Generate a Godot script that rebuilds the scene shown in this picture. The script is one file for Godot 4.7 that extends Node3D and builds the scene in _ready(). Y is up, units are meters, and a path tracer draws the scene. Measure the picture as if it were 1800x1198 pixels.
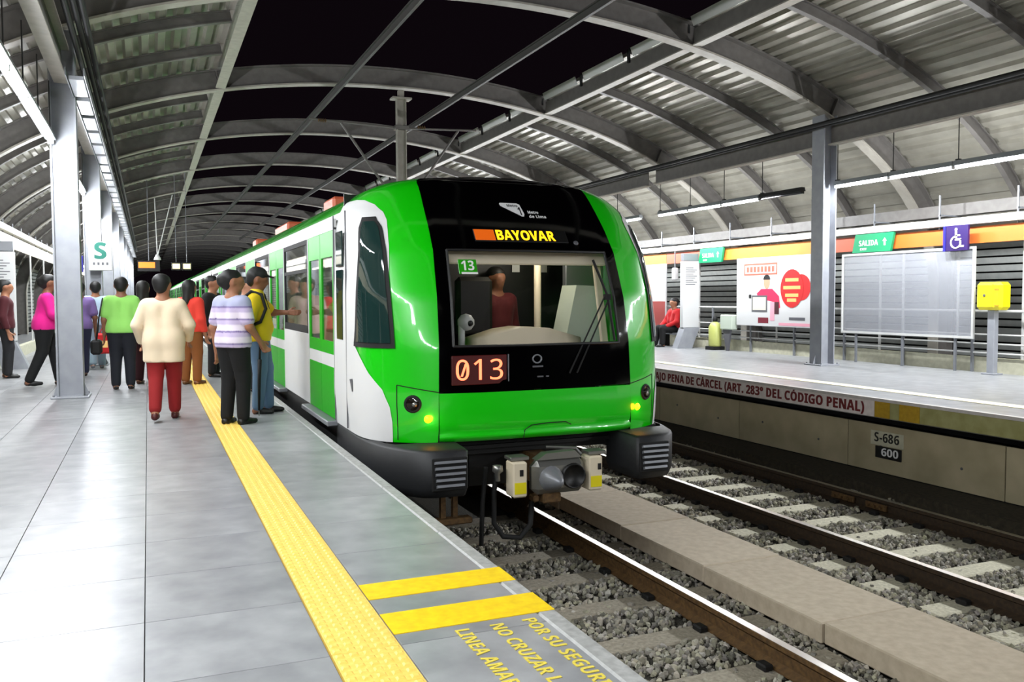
extends Node3D
# A metro station at night: two side platforms under curved steel roofs, a green train at the platform.
# x runs across the tracks, y up, -z along the tracks; y = 0 is the platform floor. Units: metres.
const XC := 5.0            # middle line of the station
const BAY := 5.8           # spacing of the steel arches
const Z0 := -12.4          # the first arch with pillars in view
const RAIL := -0.99        # top of the rails
const TX := 2.98           # middle of the near track
const TX2 := 6.68          # middle of the far track
const ARX := 9.0           # half width of the arches
const ARY := 4.28          # rise of the arches above ...
const ARB := 1.4           # ... their springing
var M := {}
var taken := {}
var rng := RandomNumberGenerator.new()
var arc_pts: Array = []    # points of the arch's lower flange
var arc_nrm: Array = []    # and the outward normals there


# ---------------------------------------------------------------- names, metas, nodes
func numbered(n: String) -> String:
	var k: int = taken.get(n, 0)
	taken[n] = k + 1
	return n if k == 0 else "%s_%03d" % [n, k]


func tag(o: Node3D, label: String, category := "", group := "", kind := "") -> Node3D:
	o.set_meta("label", label)
	if category != "":
		o.set_meta("category", category)
	if group != "":
		o.set_meta("group", group)
	if kind != "":
		o.set_meta("kind", kind)
	return o


func base(called: String, at: Vector3, label: String, category := "", group := "", kind := "", turn := 0.0) -> Node3D:
	var o := Node3D.new()
	o.name = numbered(called)
	add_child(o)
	o.position = at
	o.rotation.y = turn
	return tag(o, label, category, group, kind)


func put(mesh: Mesh, called: String, m: Material, parent: Node3D = null, at := Vector3.ZERO) -> MeshInstance3D:
	var o := MeshInstance3D.new()
	o.mesh = mesh
	o.material_override = m
	if parent == null:
		o.name = numbered(called)
		add_child(o)
	else:
		o.name = called
		parent.add_child(o, true)
	o.position = at
	return o


func fin(st: SurfaceTool) -> ArrayMesh:
	st.generate_normals()
	return st.commit()


func part(st: SurfaceTool, called: String, m: Material, parent: Node3D = null, at := Vector3.ZERO) -> MeshInstance3D:
	return put(fin(st), called, m, parent, at)


# ---------------------------------------------------------------- shapes
func mb(smooth := false) -> SurfaceTool:
	var st := SurfaceTool.new()
	st.begin(Mesh.PRIMITIVE_TRIANGLES)
	st.set_smooth_group(0 if smooth else -1)
	return st


func poly(st: SurfaceTool, p: Array, out: Vector3) -> void:
	var n: Vector3 = (p[1] - p[0]).cross(p[2] - p[0])
	var q := p
	if n.dot(out) < 0.0:
		q = p.duplicate()
		q.reverse()
	for i in range(1, q.size() - 1):
		st.add_vertex(q[0])
		st.add_vertex(q[i + 1])
		st.add_vertex(q[i])


func box(st: SurfaceTool, c: Vector3, s: Vector3, b := Basis.IDENTITY) -> void:
	var h := s / 2.0
	for a in 3:
		for sg in [-1.0, 1.0]:
			var n := Vector3.ZERO
			n[a] = sg
			var u := Vector3.ZERO
			u[(a + 1) % 3] = h[(a + 1) % 3]
			var v := Vector3.ZERO
			v[(a + 2) % 3] = h[(a + 2) % 3]
			var m := n * h[a]
			poly(st, [c + b * (m - u - v), c + b * (m + u - v), c + b * (m + u + v), c + b * (m - u + v)], b * n)


func bx(st: SurfaceTool, x0: float, x1: float, y0: float, y1: float, z0: float, z1: float) -> void:
	box(st, Vector3(x0 + x1, y0 + y1, z0 + z1) / 2.0, Vector3(absf(x1 - x0), absf(y1 - y0), absf(z1 - z0)))


func bev(st: SurfaceTool, c: Vector3, s: Vector3, r: float, b := Basis.IDENTITY) -> void:
	var h := s / 2.0
	var pt := func(sg: Vector3, a: int) -> Vector3:
		var v := Vector3(sg.x * (h.x - r), sg.y * (h.y - r), sg.z * (h.z - r))
		v[a] = sg[a] * h[a]
		return c + b * v
	for a in 3:
		var i := (a + 1) % 3
		var j := (a + 2) % 3
		for sa in [-1.0, 1.0]:
			var f := []
			for k in [[-1.0, -1.0], [1.0, -1.0], [1.0, 1.0], [-1.0, 1.0]]:
				var sg := Vector3.ZERO
				sg[a] = sa
				sg[i] = k[0]
				sg[j] = k[1]
				f.append(pt.call(sg, a))
			var n := Vector3.ZERO
			n[a] = sa
			poly(st, f, b * n)
			for sb in [-1.0, 1.0]:
				var e := []
				for sc in [-1.0, 1.0]:
					var sg := Vector3.ZERO
					sg[a] = sa
					sg[i] = sb
					sg[j] = sc
					e.append([pt.call(sg, a), pt.call(sg, i)])
				var m := Vector3.ZERO
				m[a] = sa
				m[i] = sb
				poly(st, [e[0][0], e[1][0], e[1][1], e[0][1]], b * m)
	for sx in [-1.0, 1.0]:
		for sy in [-1.0, 1.0]:
			for sz in [-1.0, 1.0]:
				var sg := Vector3(sx, sy, sz)
				poly(st, [pt.call(sg, 0), pt.call(sg, 1), pt.call(sg, 2)], b * sg)


func tube(st: SurfaceTool, pts: Array, r: float, seg := 8, r2 := -1.0) -> void:
	var rings := []
	var up := Vector3.UP
	for i in pts.size():
		var a: Vector3 = pts[maxi(i - 1, 0)]
		var d: Vector3 = pts[mini(i + 1, pts.size() - 1)]
		var t := (d - a).normalized()
		if absf(t.dot(up)) > 0.95:
			up = Vector3.RIGHT if absf(t.x) < 0.9 else Vector3.BACK
		var u := t.cross(up).normalized()
		var v := u.cross(t).normalized()
		up = v
		var ring := []
		var rr := r if r2 < 0.0 else lerpf(r, r2, float(i) / (pts.size() - 1))
		for k in seg:
			var w := TAU * k / seg
			ring.append(pts[i] + (u * cos(w) + v * sin(w)) * rr)
		rings.append(ring)
	for i in rings.size() - 1:
		for k in seg:
			var k2 := (k + 1) % seg
			var mid: Vector3 = (rings[i][k] + rings[i + 1][k2]) / 2.0 - (pts[i] + pts[i + 1]) / 2.0
			poly(st, [rings[i][k], rings[i][k2], rings[i + 1][k2], rings[i + 1][k]], mid)
	poly(st, rings[0], pts[0] - pts[1])
	poly(st, rings[-1], pts[-1] - pts[-2])


func lathe(st: SurfaceTool, prof: Array, seg: int, xf := Transform3D.IDENTITY) -> void:
	for i in prof.size() - 1:
		var a: Vector2 = prof[i]
		var d: Vector2 = prof[i + 1]
		var nn := Vector2(d.y - a.y, a.x - d.x)
		for k in seg:
			var w0 := TAU * k / seg
			var w1 := TAU * (k + 1) / seg
			var p := []
			for e in [[a, w0], [a, w1], [d, w1], [d, w0]]:
				var q := Vector3(e[0].x * cos(e[1]), e[0].y, e[0].x * sin(e[1]))
				if p.is_empty() or not (xf * q).is_equal_approx(p[-1]):
					p.append(xf * q)
			if p.size() == 4 and p[3].is_equal_approx(p[0]):
				p.pop_back()
			if p.size() < 3:
				continue
			var wm := (w0 + w1) / 2.0
			poly(st, p, xf.basis * Vector3(nn.x * cos(wm), nn.y, nn.x * sin(wm)))


func prism(st: SurfaceTool, pg: PackedVector2Array, depth: float, xf := Transform3D.IDENTITY) -> void:
	# an outline in local x, y drawn out along local z from 0 to depth
	var idx := Geometry2D.triangulate_polygon(pg)
	for i in range(0, idx.size(), 3):
		var f := []
		var bk := []
		for k in 3:
			var v := pg[idx[i + k]]
			f.append(xf * Vector3(v.x, v.y, depth))
			bk.append(xf * Vector3(v.x, v.y, 0.0))
		poly(st, f, xf.basis.z * signf(depth))
		poly(st, bk, -xf.basis.z * signf(depth))
	var cw := Geometry2D.is_polygon_clockwise(pg)
	for i in pg.size():
		var a := pg[i]
		var d := pg[(i + 1) % pg.size()]
		var n := Vector2(d.y - a.y, a.x - d.x) * (-1.0 if cw else 1.0)
		poly(st, [xf * Vector3(a.x, a.y, 0), xf * Vector3(d.x, d.y, 0), xf * Vector3(d.x, d.y, depth), xf * Vector3(a.x, a.y, depth)], xf.basis * Vector3(n.x, n.y, 0))


func loft(st: SurfaceTool, rows: Array, hint: Vector3, away := Vector3.INF) -> void:
	# rows of points joined by quads; they face the way of hint, or away from a point
	for i in rows.size() - 1:
		for k in rows[i].size() - 1:
			var p := [rows[i][k], rows[i][k + 1], rows[i + 1][k + 1], rows[i + 1][k]]
			var q := []
			for e in p:
				if q.is_empty() or not e.is_equal_approx(q[-1]):
					q.append(e)
			if q.size() > 3 and q[-1].is_equal_approx(q[0]):
				q.pop_back()
			if q.size() >= 3:
				poly(st, q, hint if away == Vector3.INF else (p[0] + p[2]) / 2.0 - away)


func ell(cx: float, cy: float, rx: float, ry: float, n := 20, a0 := 0.0, a1 := TAU) -> PackedVector2Array:
	var p := PackedVector2Array()
	for i in n:
		var w := a0 + (a1 - a0) * i / (n if absf(a1 - a0 - TAU) < 0.001 else n - 1)
		p.append(Vector2(cx + rx * cos(w), cy + ry * sin(w)))
	return p


func rrect(w: float, h: float, r: float, n := 4) -> PackedVector2Array:
	var p := PackedVector2Array()
	for q in 4:
		var c := Vector2((w / 2 - r) * (1 if q in [0, 3] else -1), (h / 2 - r) * (1 if q in [0, 1] else -1))
		for i in n + 1:
			var a := PI / 2 * (q + float(i) / n)
			p.append(c + Vector2(cos(a), sin(a)) * r)
	return p


func letters(text: String, height: float, width: float, m: Material, parent: Node3D, called: String, at: Vector3, b := Basis.IDENTITY, depth := 0.004, font_name := "Droid Sans", weight := 700, embolden := 0.0) -> MeshInstance3D:
	# raised lettering: text centred on at, its capitals "height" tall, squeezed to "width" if that is above zero
	var f := SystemFont.new()
	f.font_names = PackedStringArray([font_name])
	f.font_weight = weight
	var t := TextMesh.new()
	t.text = text
	var fv := FontVariation.new()
	fv.base_font = f
	fv.variation_embolden = embolden
	t.font = fv
	t.font_size = 64
	t.pixel_size = height / 46.0
	t.depth = depth
	t.curve_step = 2.0
	t.horizontal_alignment = HORIZONTAL_ALIGNMENT_CENTER
	t.vertical_alignment = VERTICAL_ALIGNMENT_CENTER
	var o := put(t, called, m, parent)
	var sx := 1.0
	if width > 0.0:
		sx = width / maxf(t.get_aabb().size.x, 0.001)
	o.transform = Transform3D(b * Basis.from_scale(Vector3(sx, 1, 1)), at)
	return o


# ---------------------------------------------------------------- materials
func sm(col: Color, rough := 0.6, metal := 0.0) -> StandardMaterial3D:
	var m := StandardMaterial3D.new()
	m.albedo_color = col
	m.roughness = rough
	m.metallic = metal
	return m


func noise_tex(freq: float, lo: Color, hi: Color, octaves := 4, sd := 1, size := 512, kind := FastNoiseLite.TYPE_SIMPLEX_SMOOTH) -> NoiseTexture2D:
	var n := FastNoiseLite.new()
	n.noise_type = kind
	n.frequency = freq
	n.fractal_octaves = octaves
	n.seed = sd
	var t := NoiseTexture2D.new()
	t.width = size
	t.height = size
	t.seamless = true
	t.noise = n
	var g := Gradient.new()
	g.set_color(0, lo)
	g.set_color(1, hi)
	t.color_ramp = g
	return t


func grained(lo: Color, hi: Color, freq: float, tile: float, rough := 0.7, metal := 0.0, sd := 1, relief := 0.0, octaves := 4) -> StandardMaterial3D:
	var m := sm(Color.WHITE, rough, metal)
	m.albedo_texture = noise_tex(freq, lo, hi, octaves, sd)
	m.uv1_triplanar = true
	m.uv1_world_triplanar = true
	m.uv1_scale = Vector3.ONE / tile
	if relief > 0.0:
		m.heightmap_enabled = true
		m.heightmap_texture = noise_tex(freq * 2.0, Color.BLACK, Color.WHITE, octaves, sd + 7)
		m.heightmap_scale = relief
	return m


func glow(col: Color, energy: float) -> StandardMaterial3D:
	var m := sm(col.darkened(0.3), 0.5)
	m.emission_enabled = true
	m.emission = col
	m.emission_energy_multiplier = energy
	return m


func coat(col: Color, rough := 0.3) -> StandardMaterial3D:
	var m := sm(col, rough)
	m.clearcoat_enabled = true
	m.clearcoat = 1.0
	m.clearcoat_roughness = 0.06
	return m


func glass(col: Color, a: float, rough := 0.03) -> StandardMaterial3D:
	var m := sm(Color(col, a), rough)
	m.transparency = BaseMaterial3D.TRANSPARENCY_ALPHA
	return m


func make_materials() -> void:
	M.tile = []
	for i in 4:
		var k := [0.0, 0.012, -0.012, 0.022][i] as float
		var t := grained(Color(0.49 + k, 0.495 + k, 0.505 + k), Color(0.61 + k, 0.615 + k, 0.62 + k), 0.012, 1.7, 0.34, 0.0, 3 + i, 0.0, 5)
		M.tile.append(t)
	M.slab = grained(Color(0.56, 0.56, 0.56), Color(0.64, 0.64, 0.64), 0.02, 1.5, 0.6, 0.0, 2)
	M.nosing = grained(Color(0.55, 0.55, 0.54), Color(0.70, 0.70, 0.69), 0.03, 0.8, 0.5, 0.0, 5)
	M.tactile = grained(Color(0.90, 0.73, 0.30), Color(0.96, 0.83, 0.44), 0.03, 0.5, 0.55, 0.0, 6)
	M.paint = grained(Color(0.90, 0.74, 0.02), Color(0.97, 0.84, 0.05), 0.02, 0.7, 0.5, 0.0, 7)
	M.steel = grained(Color(0.37, 0.355, 0.34), Color(0.43, 0.415, 0.40), 0.02, 2.0, 0.5, 0.0, 8)
	M.steel_warm = grained(Color(0.58, 0.56, 0.52), Color(0.66, 0.64, 0.60), 0.02, 2.0, 0.5, 0.0, 9)
	M.pillar = grained(Color(0.54, 0.55, 0.58), Color(0.60, 0.61, 0.63), 0.015, 2.0, 0.4, 0.0, 10)
	M.sheet = grained(Color(0.55, 0.535, 0.49), Color(0.65, 0.635, 0.59), 0.01, 3.0, 0.38, 0.35, 11)
	M.dark = sm(Color(0.05, 0.05, 0.05), 0.6)
	M.black = sm(Color(0.012, 0.012, 0.013), 0.5)
	M.rubber = sm(Color(0.03, 0.03, 0.032), 0.75)
	M.cable = sm(Color(0.10, 0.10, 0.10), 0.5)
	M.white_metal = sm(Color(0.80, 0.80, 0.79), 0.4)
	M.grey_metal = sm(Color(0.50, 0.51, 0.53), 0.4, 0.3)
	M.bare = sm(Color(0.60, 0.60, 0.58), 0.35, 0.8)
	M.rail_side = grained(Color(0.26, 0.18, 0.09), Color(0.44, 0.33, 0.18), 0.03, 0.8, 0.75, 0.1, 12)
	M.rail_shaded = grained(Color(0.14, 0.10, 0.06), Color(0.27, 0.20, 0.12), 0.03, 0.8, 0.75, 0.1, 44)  # darker copy of rail_side: shade on the far rails put into the colour
	M.rail_top = sm(Color(0.70, 0.68, 0.65), 0.30, 0.9)
	M.clip = sm(Color(0.05, 0.045, 0.04), 0.7)
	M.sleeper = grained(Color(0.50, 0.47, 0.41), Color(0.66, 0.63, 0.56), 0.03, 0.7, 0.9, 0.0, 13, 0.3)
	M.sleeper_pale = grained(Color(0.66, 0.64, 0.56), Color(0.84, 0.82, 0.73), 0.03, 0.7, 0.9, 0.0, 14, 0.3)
	M.ballast = grained(Color(0.16, 0.155, 0.13), Color(0.38, 0.36, 0.31), 0.08, 0.8, 0.95, 0.0, 15, 1.5)
	M.walk = []
	for i in 3:
		var k := [0.0, 0.02, -0.02][i] as float
		M.walk.append(grained(Color(0.70 + k, 0.645 + k, 0.56 + k), Color(0.78 + k, 0.73 + k, 0.645 + k), 0.02, 1.1, 0.85, 0.0, 16 + i, 0.04))
	M.panel = []
	for i in 3:
		var k := [0.0, 0.02, -0.015][i] as float
		M.panel.append(grained(Color(0.65 + k, 0.61 + k, 0.49 + k), Color(0.75 + k, 0.70 + k, 0.58 + k), 0.008, 2.5, 0.7, 0.0, 20 + i))
	M.lip = grained(Color(0.74, 0.72, 0.70), Color(0.82, 0.80, 0.79), 0.02, 1.2, 0.6, 0.0, 25)
	M.lip_olive = grained(Color(0.56, 0.55, 0.33), Color(0.66, 0.65, 0.45), 0.012, 1.5, 0.7, 0.0, 26)
	M.lip_white = grained(Color(0.84, 0.80, 0.79), Color(0.92, 0.89, 0.88), 0.02, 1.2, 0.6, 0.0, 27)
	M.ochre = grained(Color(0.66, 0.52, 0.06), Color(0.74, 0.60, 0.10), 0.02, 0.7, 0.6, 0.0, 28)
	M.red_ink = sm(Color(0.42, 0.05, 0.07), 0.6)
	M.ledge = grained(Color(0.16, 0.14, 0.10), Color(0.27, 0.24, 0.18), 0.03, 1.2, 0.9, 0.0, 29, 0.4)
	M.curb = grained(Color(0.72, 0.71, 0.62), Color(0.82, 0.81, 0.72), 0.02, 1.5, 0.7, 0.0, 30)
	M.slat = grained(Color(0.64, 0.65, 0.64), Color(0.72, 0.73, 0.71), 0.02, 2.0, 0.5, 0.2, 31)
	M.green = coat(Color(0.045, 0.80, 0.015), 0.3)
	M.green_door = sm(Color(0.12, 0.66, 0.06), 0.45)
	M.green_door.metallic_specular = 0.32
	M.body_white = sm(Color(0.86, 0.86, 0.86), 0.45)
	M.body_white.metallic_specular = 0.35
	M.mask = sm(Color(0.006, 0.006, 0.008), 0.08)
	M.skirt = grained(Color(0.085, 0.09, 0.10), Color(0.12, 0.125, 0.135), 0.03, 0.6, 0.55, 0.0, 33)
	M.roof_grey = sm(Color(0.33, 0.40, 0.36), 0.5)
	M.pane = glass(Color(0.0, 0.0, 0.0), 0.04)
	M.pane_dark = glass(Color(0.03, 0.06, 0.06), 0.55)
	M.cab_glass = sm(Color(0.10, 0.19, 0.18), 0.04)
	M.acrylic = glass(Color(0.72, 0.73, 0.76), 0.38, 0.2)
	M.cream = sm(Color(0.86, 0.81, 0.71), 0.5)
	M.cabinet = sm(Color(0.74, 0.78, 0.72), 0.5)
	M.interior = sm(Color(0.78, 0.76, 0.68), 0.5)
	M.seat = sm(Color(0.20, 0.32, 0.14), 0.6)
	M.ad_white = sm(Color(0.80, 0.80, 0.80), 0.45)
	M.ad_red = sm(Color(0.78, 0.08, 0.09), 0.45)
	M.orange = sm(Color(0.84, 0.44, 0.17), 0.5)
	M.salmon = sm(Color(0.80, 0.38, 0.26), 0.5)
	M.amber = sm(Color(0.86, 0.54, 0.21), 0.5)
	M.sign_green = sm(Color(0.05, 0.58, 0.38), 0.45)
	M.sign_purple = sm(Color(0.15, 0.05, 0.33), 0.4)
	M.sign_blue = sm(Color(0.12, 0.10, 0.50), 0.4)
	M.ink_white = sm(Color(0.92, 0.92, 0.92), 0.5)
	M.ink_cream = sm(Color(0.97, 0.80, 0.50), 0.5)
	M.ink_green = sm(Color(0.06, 0.42, 0.36), 0.5)
	M.ink_black = sm(Color(0.03, 0.03, 0.03), 0.5)
	M.ink_grey = sm(Color(0.35, 0.35, 0.37), 0.5)
	M.yellow_box = sm(Color(0.90, 0.84, 0.06), 0.4)
	M.tube_on = glow(Color(0.96, 0.98, 1.0), 9.0)
	M.tube_off = sm(Color(0.25, 0.25, 0.26), 0.3)
	M.housing = sm(Color(0.55, 0.57, 0.58), 0.4, 0.2)
	M.led_red = glow(Color(1.0, 0.40, 0.26), 2.2)
	M.led_red_dim = glow(Color(0.42, 0.01, 0.005), 0.14)
	M.led_red_dim.albedo_color = Color(0.08, 0.008, 0.008)
	M.led_amber = glow(Color(1.0, 0.70, 0.06), 2.0)
	M.led_amber_dim = glow(Color(0.72, 0.30, 0.03), 0.7)
	M.lamp_amber = glow(Color(1.0, 0.60, 0.06), 2.4)
	M.lens = sm(Color(0.10, 0.08, 0.06), 0.08)
	M.red_cloth = sm(Color(0.72, 0.05, 0.07), 0.7)


# ---------------------------------------------------------------- the steel arches and the roof
var arc_len: PackedFloat32Array

func build_arc() -> void:
	for i in 4:
		arc_pts.append(Vector2(XC - ARX, ARB * i / 4.0))
		arc_nrm.append(Vector2(-1, 0))
	for i in 97:
		var t := PI - PI * i / 96.0
		arc_pts.append(Vector2(XC + ARX * cos(t), ARB + ARY * sin(t)))
		arc_nrm.append(Vector2(cos(t) / ARX, sin(t) / ARY).normalized())
	for i in 4:
		arc_pts.append(Vector2(XC + ARX, ARB * (3 - i) / 4.0))
		arc_nrm.append(Vector2(1, 0))
	var s := 0.0
	for i in arc_pts.size():
		if i:
			s += arc_pts[i].distance_to(arc_pts[i - 1])
		arc_len.append(s)


func arc_at(s: float, off: float) -> Vector2:
	var i := clampi(arc_len.bsearch(s) - 1, 0, arc_len.size() - 2)
	var f := clampf((s - arc_len[i]) / (arc_len[i + 1] - arc_len[i]), 0, 1)
	var n: Vector2 = arc_nrm[i].lerp(arc_nrm[i + 1], f)
	return arc_pts[i].lerp(arc_pts[i + 1], f) + n.normalized() * off


func arc_s(x: float) -> float:
	# distance along the arch to where it passes over x
	for i in range(4, 100):
		if arc_pts[i].x <= x and arc_pts[i + 1].x > x:
			return lerpf(arc_len[i], arc_len[i + 1], (x - arc_pts[i].x) / (arc_pts[i + 1].x - arc_pts[i].x))
	return 0.0


func arc_bar(st: SurfaceTool, s0: float, s1: float, o0: float, o1: float, z0: float, z1: float, step := 0.3) -> void:
	var n := ceili((s1 - s0) / step)
	var prev := []
	for i in n + 1:
		var s := lerpf(s0, s1, float(i) / n)
		var a := arc_at(s, o0)
		var b := arc_at(s, o1)
		var ring := [Vector3(a.x, a.y, z0), Vector3(b.x, b.y, z0), Vector3(b.x, b.y, z1), Vector3(a.x, a.y, z1)]
		if i == 0:
			poly(st, ring, Vector3(prev_dir(s0).x, prev_dir(s0).y, 0) * -1.0)
		else:
			var mid := Vector3.ZERO
			for e in ring + prev:
				mid += e / 8.0
			for k in 4:
				var k2 := (k + 1) % 4
				var q := [prev[k], prev[k2], ring[k2], ring[k]]
				poly(st, q, (q[0] + q[2]) / 2.0 - mid)
		prev = ring
	poly(st, prev, Vector3(prev_dir(s1).x, prev_dir(s1).y, 0))


func prev_dir(s: float) -> Vector2:
	return (arc_at(minf(s + 0.05, arc_len[-1]), 0) - arc_at(maxf(s - 0.05, 0), 0)).normalized()


func build_roof() -> void:
	var total := arc_len[-1]
	var sr := arc_s(8.45)
	var sl := arc_s(1.4)
	var s_end_r := total - arc_len[8] - 0.35       # the roof ends above the louvres
	var s_end_l := arc_len[8] + 0.35
	# one arch: bottom flange, web, top flange
	var f1 := mb(); arc_bar(f1, 0.0, total, 0.0, 0.03, -0.11, 0.11)
	var w1 := mb(); arc_bar(w1, 0.0, total, 0.03, 0.37, -0.012, 0.012)
	var t1 := mb(); arc_bar(t1, 0.0, total, 0.37, 0.40, -0.11, 0.11)
	var fm := fin(f1); var wm := fin(w1); var tm := fin(t1)
	var stf := mb()
	for k in 2:
		for x in [8.45, 11.34, 1.4, -0.93]:
			var s := arc_s(x)
			for sd in [-1.0, 1.0]:
				arc_bar(stf, s - 0.012, s + 0.012, 0.03, 0.37, sd * 0.012, sd * 0.10)
	var sfm := fin(stf)
	for k in range(-1, 22):
		var z := Z0 - BAY * k
		var what := "grey steel I-beam arch spanning both tracks above the platform roofs"
		if k == 0:
			what = "grey steel arch resting on the two pillars beside the train's front doors"
		elif k == 1:
			what = "grey steel arch carrying the hanging catenary post over the tracks"
		var a := base("arch_beam", Vector3(0, 0, z), what, "beam", "steel arches over the tracks", "structure")
		put(fm, "lower_flange", M.steel_warm, a)
		put(wm, "web", M.steel, a)
		put(tm, "upper_flange", M.steel, a)
		put(sfm, "stiffener", M.steel, a)
	# rafters between the arches, two to a bay and side
	var rr := mb(); arc_bar(rr, sr + 0.05, s_end_r, 0.22, 0.24, -0.05, 0.05); arc_bar(rr, sr + 0.05, s_end_r, 0.24, 0.39, -0.01, 0.01); arc_bar(rr, sr + 0.05, s_end_r, 0.38, 0.40, -0.05, 0.05)
	var rl := mb(); arc_bar(rl, s_end_l, sl - 0.05, 0.22, 0.24, -0.05, 0.05); arc_bar(rl, s_end_l, sl - 0.05, 0.24, 0.39, -0.01, 0.01); arc_bar(rl, s_end_l, sl - 0.05, 0.38, 0.40, -0.05, 0.05)
	var rrm := fin(rr); var rlm := fin(rl)
	for k in range(-2, 12):
		for j in [1, 2]:
			var z: float = Z0 - BAY * k - BAY * j / 3.0
			var o := put(rrm, "roof_rafter", M.steel, null, Vector3(0, 0, z))
			tag(o, "thin grey steel rafter under the corrugated roof across the tracks from the crowd", "rafter", "rafters of the roof over the boards", "structure")
			var o2 := put(rlm, "roof_rafter", M.steel, null, Vector3(0, 0, z))
			tag(o2, "thin grey steel rafter under the corrugated roof above the waiting crowd", "rafter", "rafters of the roof over the crowd", "structure")
	# corrugated sheets, one panel between two rafters
	var mr := sheet(sr - 0.1, s_end_r + 0.1)
	var ml := sheet(s_end_l - 0.1, sl + 0.1)
	var cr := base("ceiling", Vector3.ZERO, "corrugated steel roof sheets over the platform with the advertising boards", "ceiling", "", "structure")
	var cl := base("ceiling", Vector3.ZERO, "corrugated steel roof sheets over the platform with the waiting crowd", "ceiling", "", "structure")
	for k in range(-9, 60):
		var z := Z0 - BAY / 3.0 * k
		put(mr, "roof_sheet", M.sheet, cr, Vector3(0, 0, z))
		put(ml, "roof_sheet", M.sheet, cl, Vector3(0, 0, z))
	# beams along the edges of the opening, with a row of wind deflector plates above them
	for side in [0, 1]:
		var p := arc_at(sr if side == 0 else sl, 0.0)
		var dx := 1.0 if side == 0 else -1.0
		var e := base("edge_beam", Vector3(p.x, p.y, 0), "pale steel edge beam along the roof opening " + ("beside the far track" if side == 0 else "above the green train"), "beam", "", "structure")
		for k in range(-2, 21):
			var z1 := Z0 - BAY * k - 0.14
			var st := mb()
			bx(st, -0.09, 0.09, 0.02, 0.04, z1, z1 - BAY + 0.28)
			part(st, "lower_flange", M.steel_warm, e)
			st = mb()
			bx(st, -0.01 - dx * 0.05, 0.01 - dx * 0.05, 0.04, 0.30, z1, z1 - BAY + 0.28)
			part(st, "web", M.steel, e)
		if side == 0:
			for k in range(-3, 18):
				var z2 := Z0 - BAY / 3.0 * k - 0.12
				var st2 := mb()
				box(st2, Vector3(-0.12, 0.40, z2 - BAY / 6.0 + 0.12), Vector3(0.015, 0.16, BAY / 3.0 - 0.34), Basis(Vector3.BACK, 0.35))
				part(st2, "deflector_plate", M.white_metal, e)
				var st3 := mb()
				bx(st3, -0.10, -0.06, 0.25, 0.50, z2 + 0.08, z2 + 0.14)
				part(st3, "bracket", M.dark, e)


func sheet(s0: float, s1: float) -> ArrayMesh:
	var st := mb()
	var rows := [[], []]
	var top := [[], []]
	var s := s0
	var pat := [[0.0, 0.405], [0.10, 0.405], [0.13, 0.465], [0.22, 0.465]]
	while s < s1:
		for e in pat:
			var a := arc_at(s + e[0], e[1])
			rows[0].append(Vector3(a.x, a.y, 0.0))
			rows[1].append(Vector3(a.x, a.y, -BAY / 3.0 + 0.006))
		var b := arc_at(s, 0.485)
		top[0].append(Vector3(b.x, b.y, 0.0))
		top[1].append(Vector3(b.x, b.y, -BAY / 3.0 + 0.006))
		s += 0.25
	loft(st, rows, Vector3.DOWN, Vector3(XC, 9.0, 0))
	loft(st, top, Vector3.UP, Vector3(XC, -30.0, 0))
	return fin(st)


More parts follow.
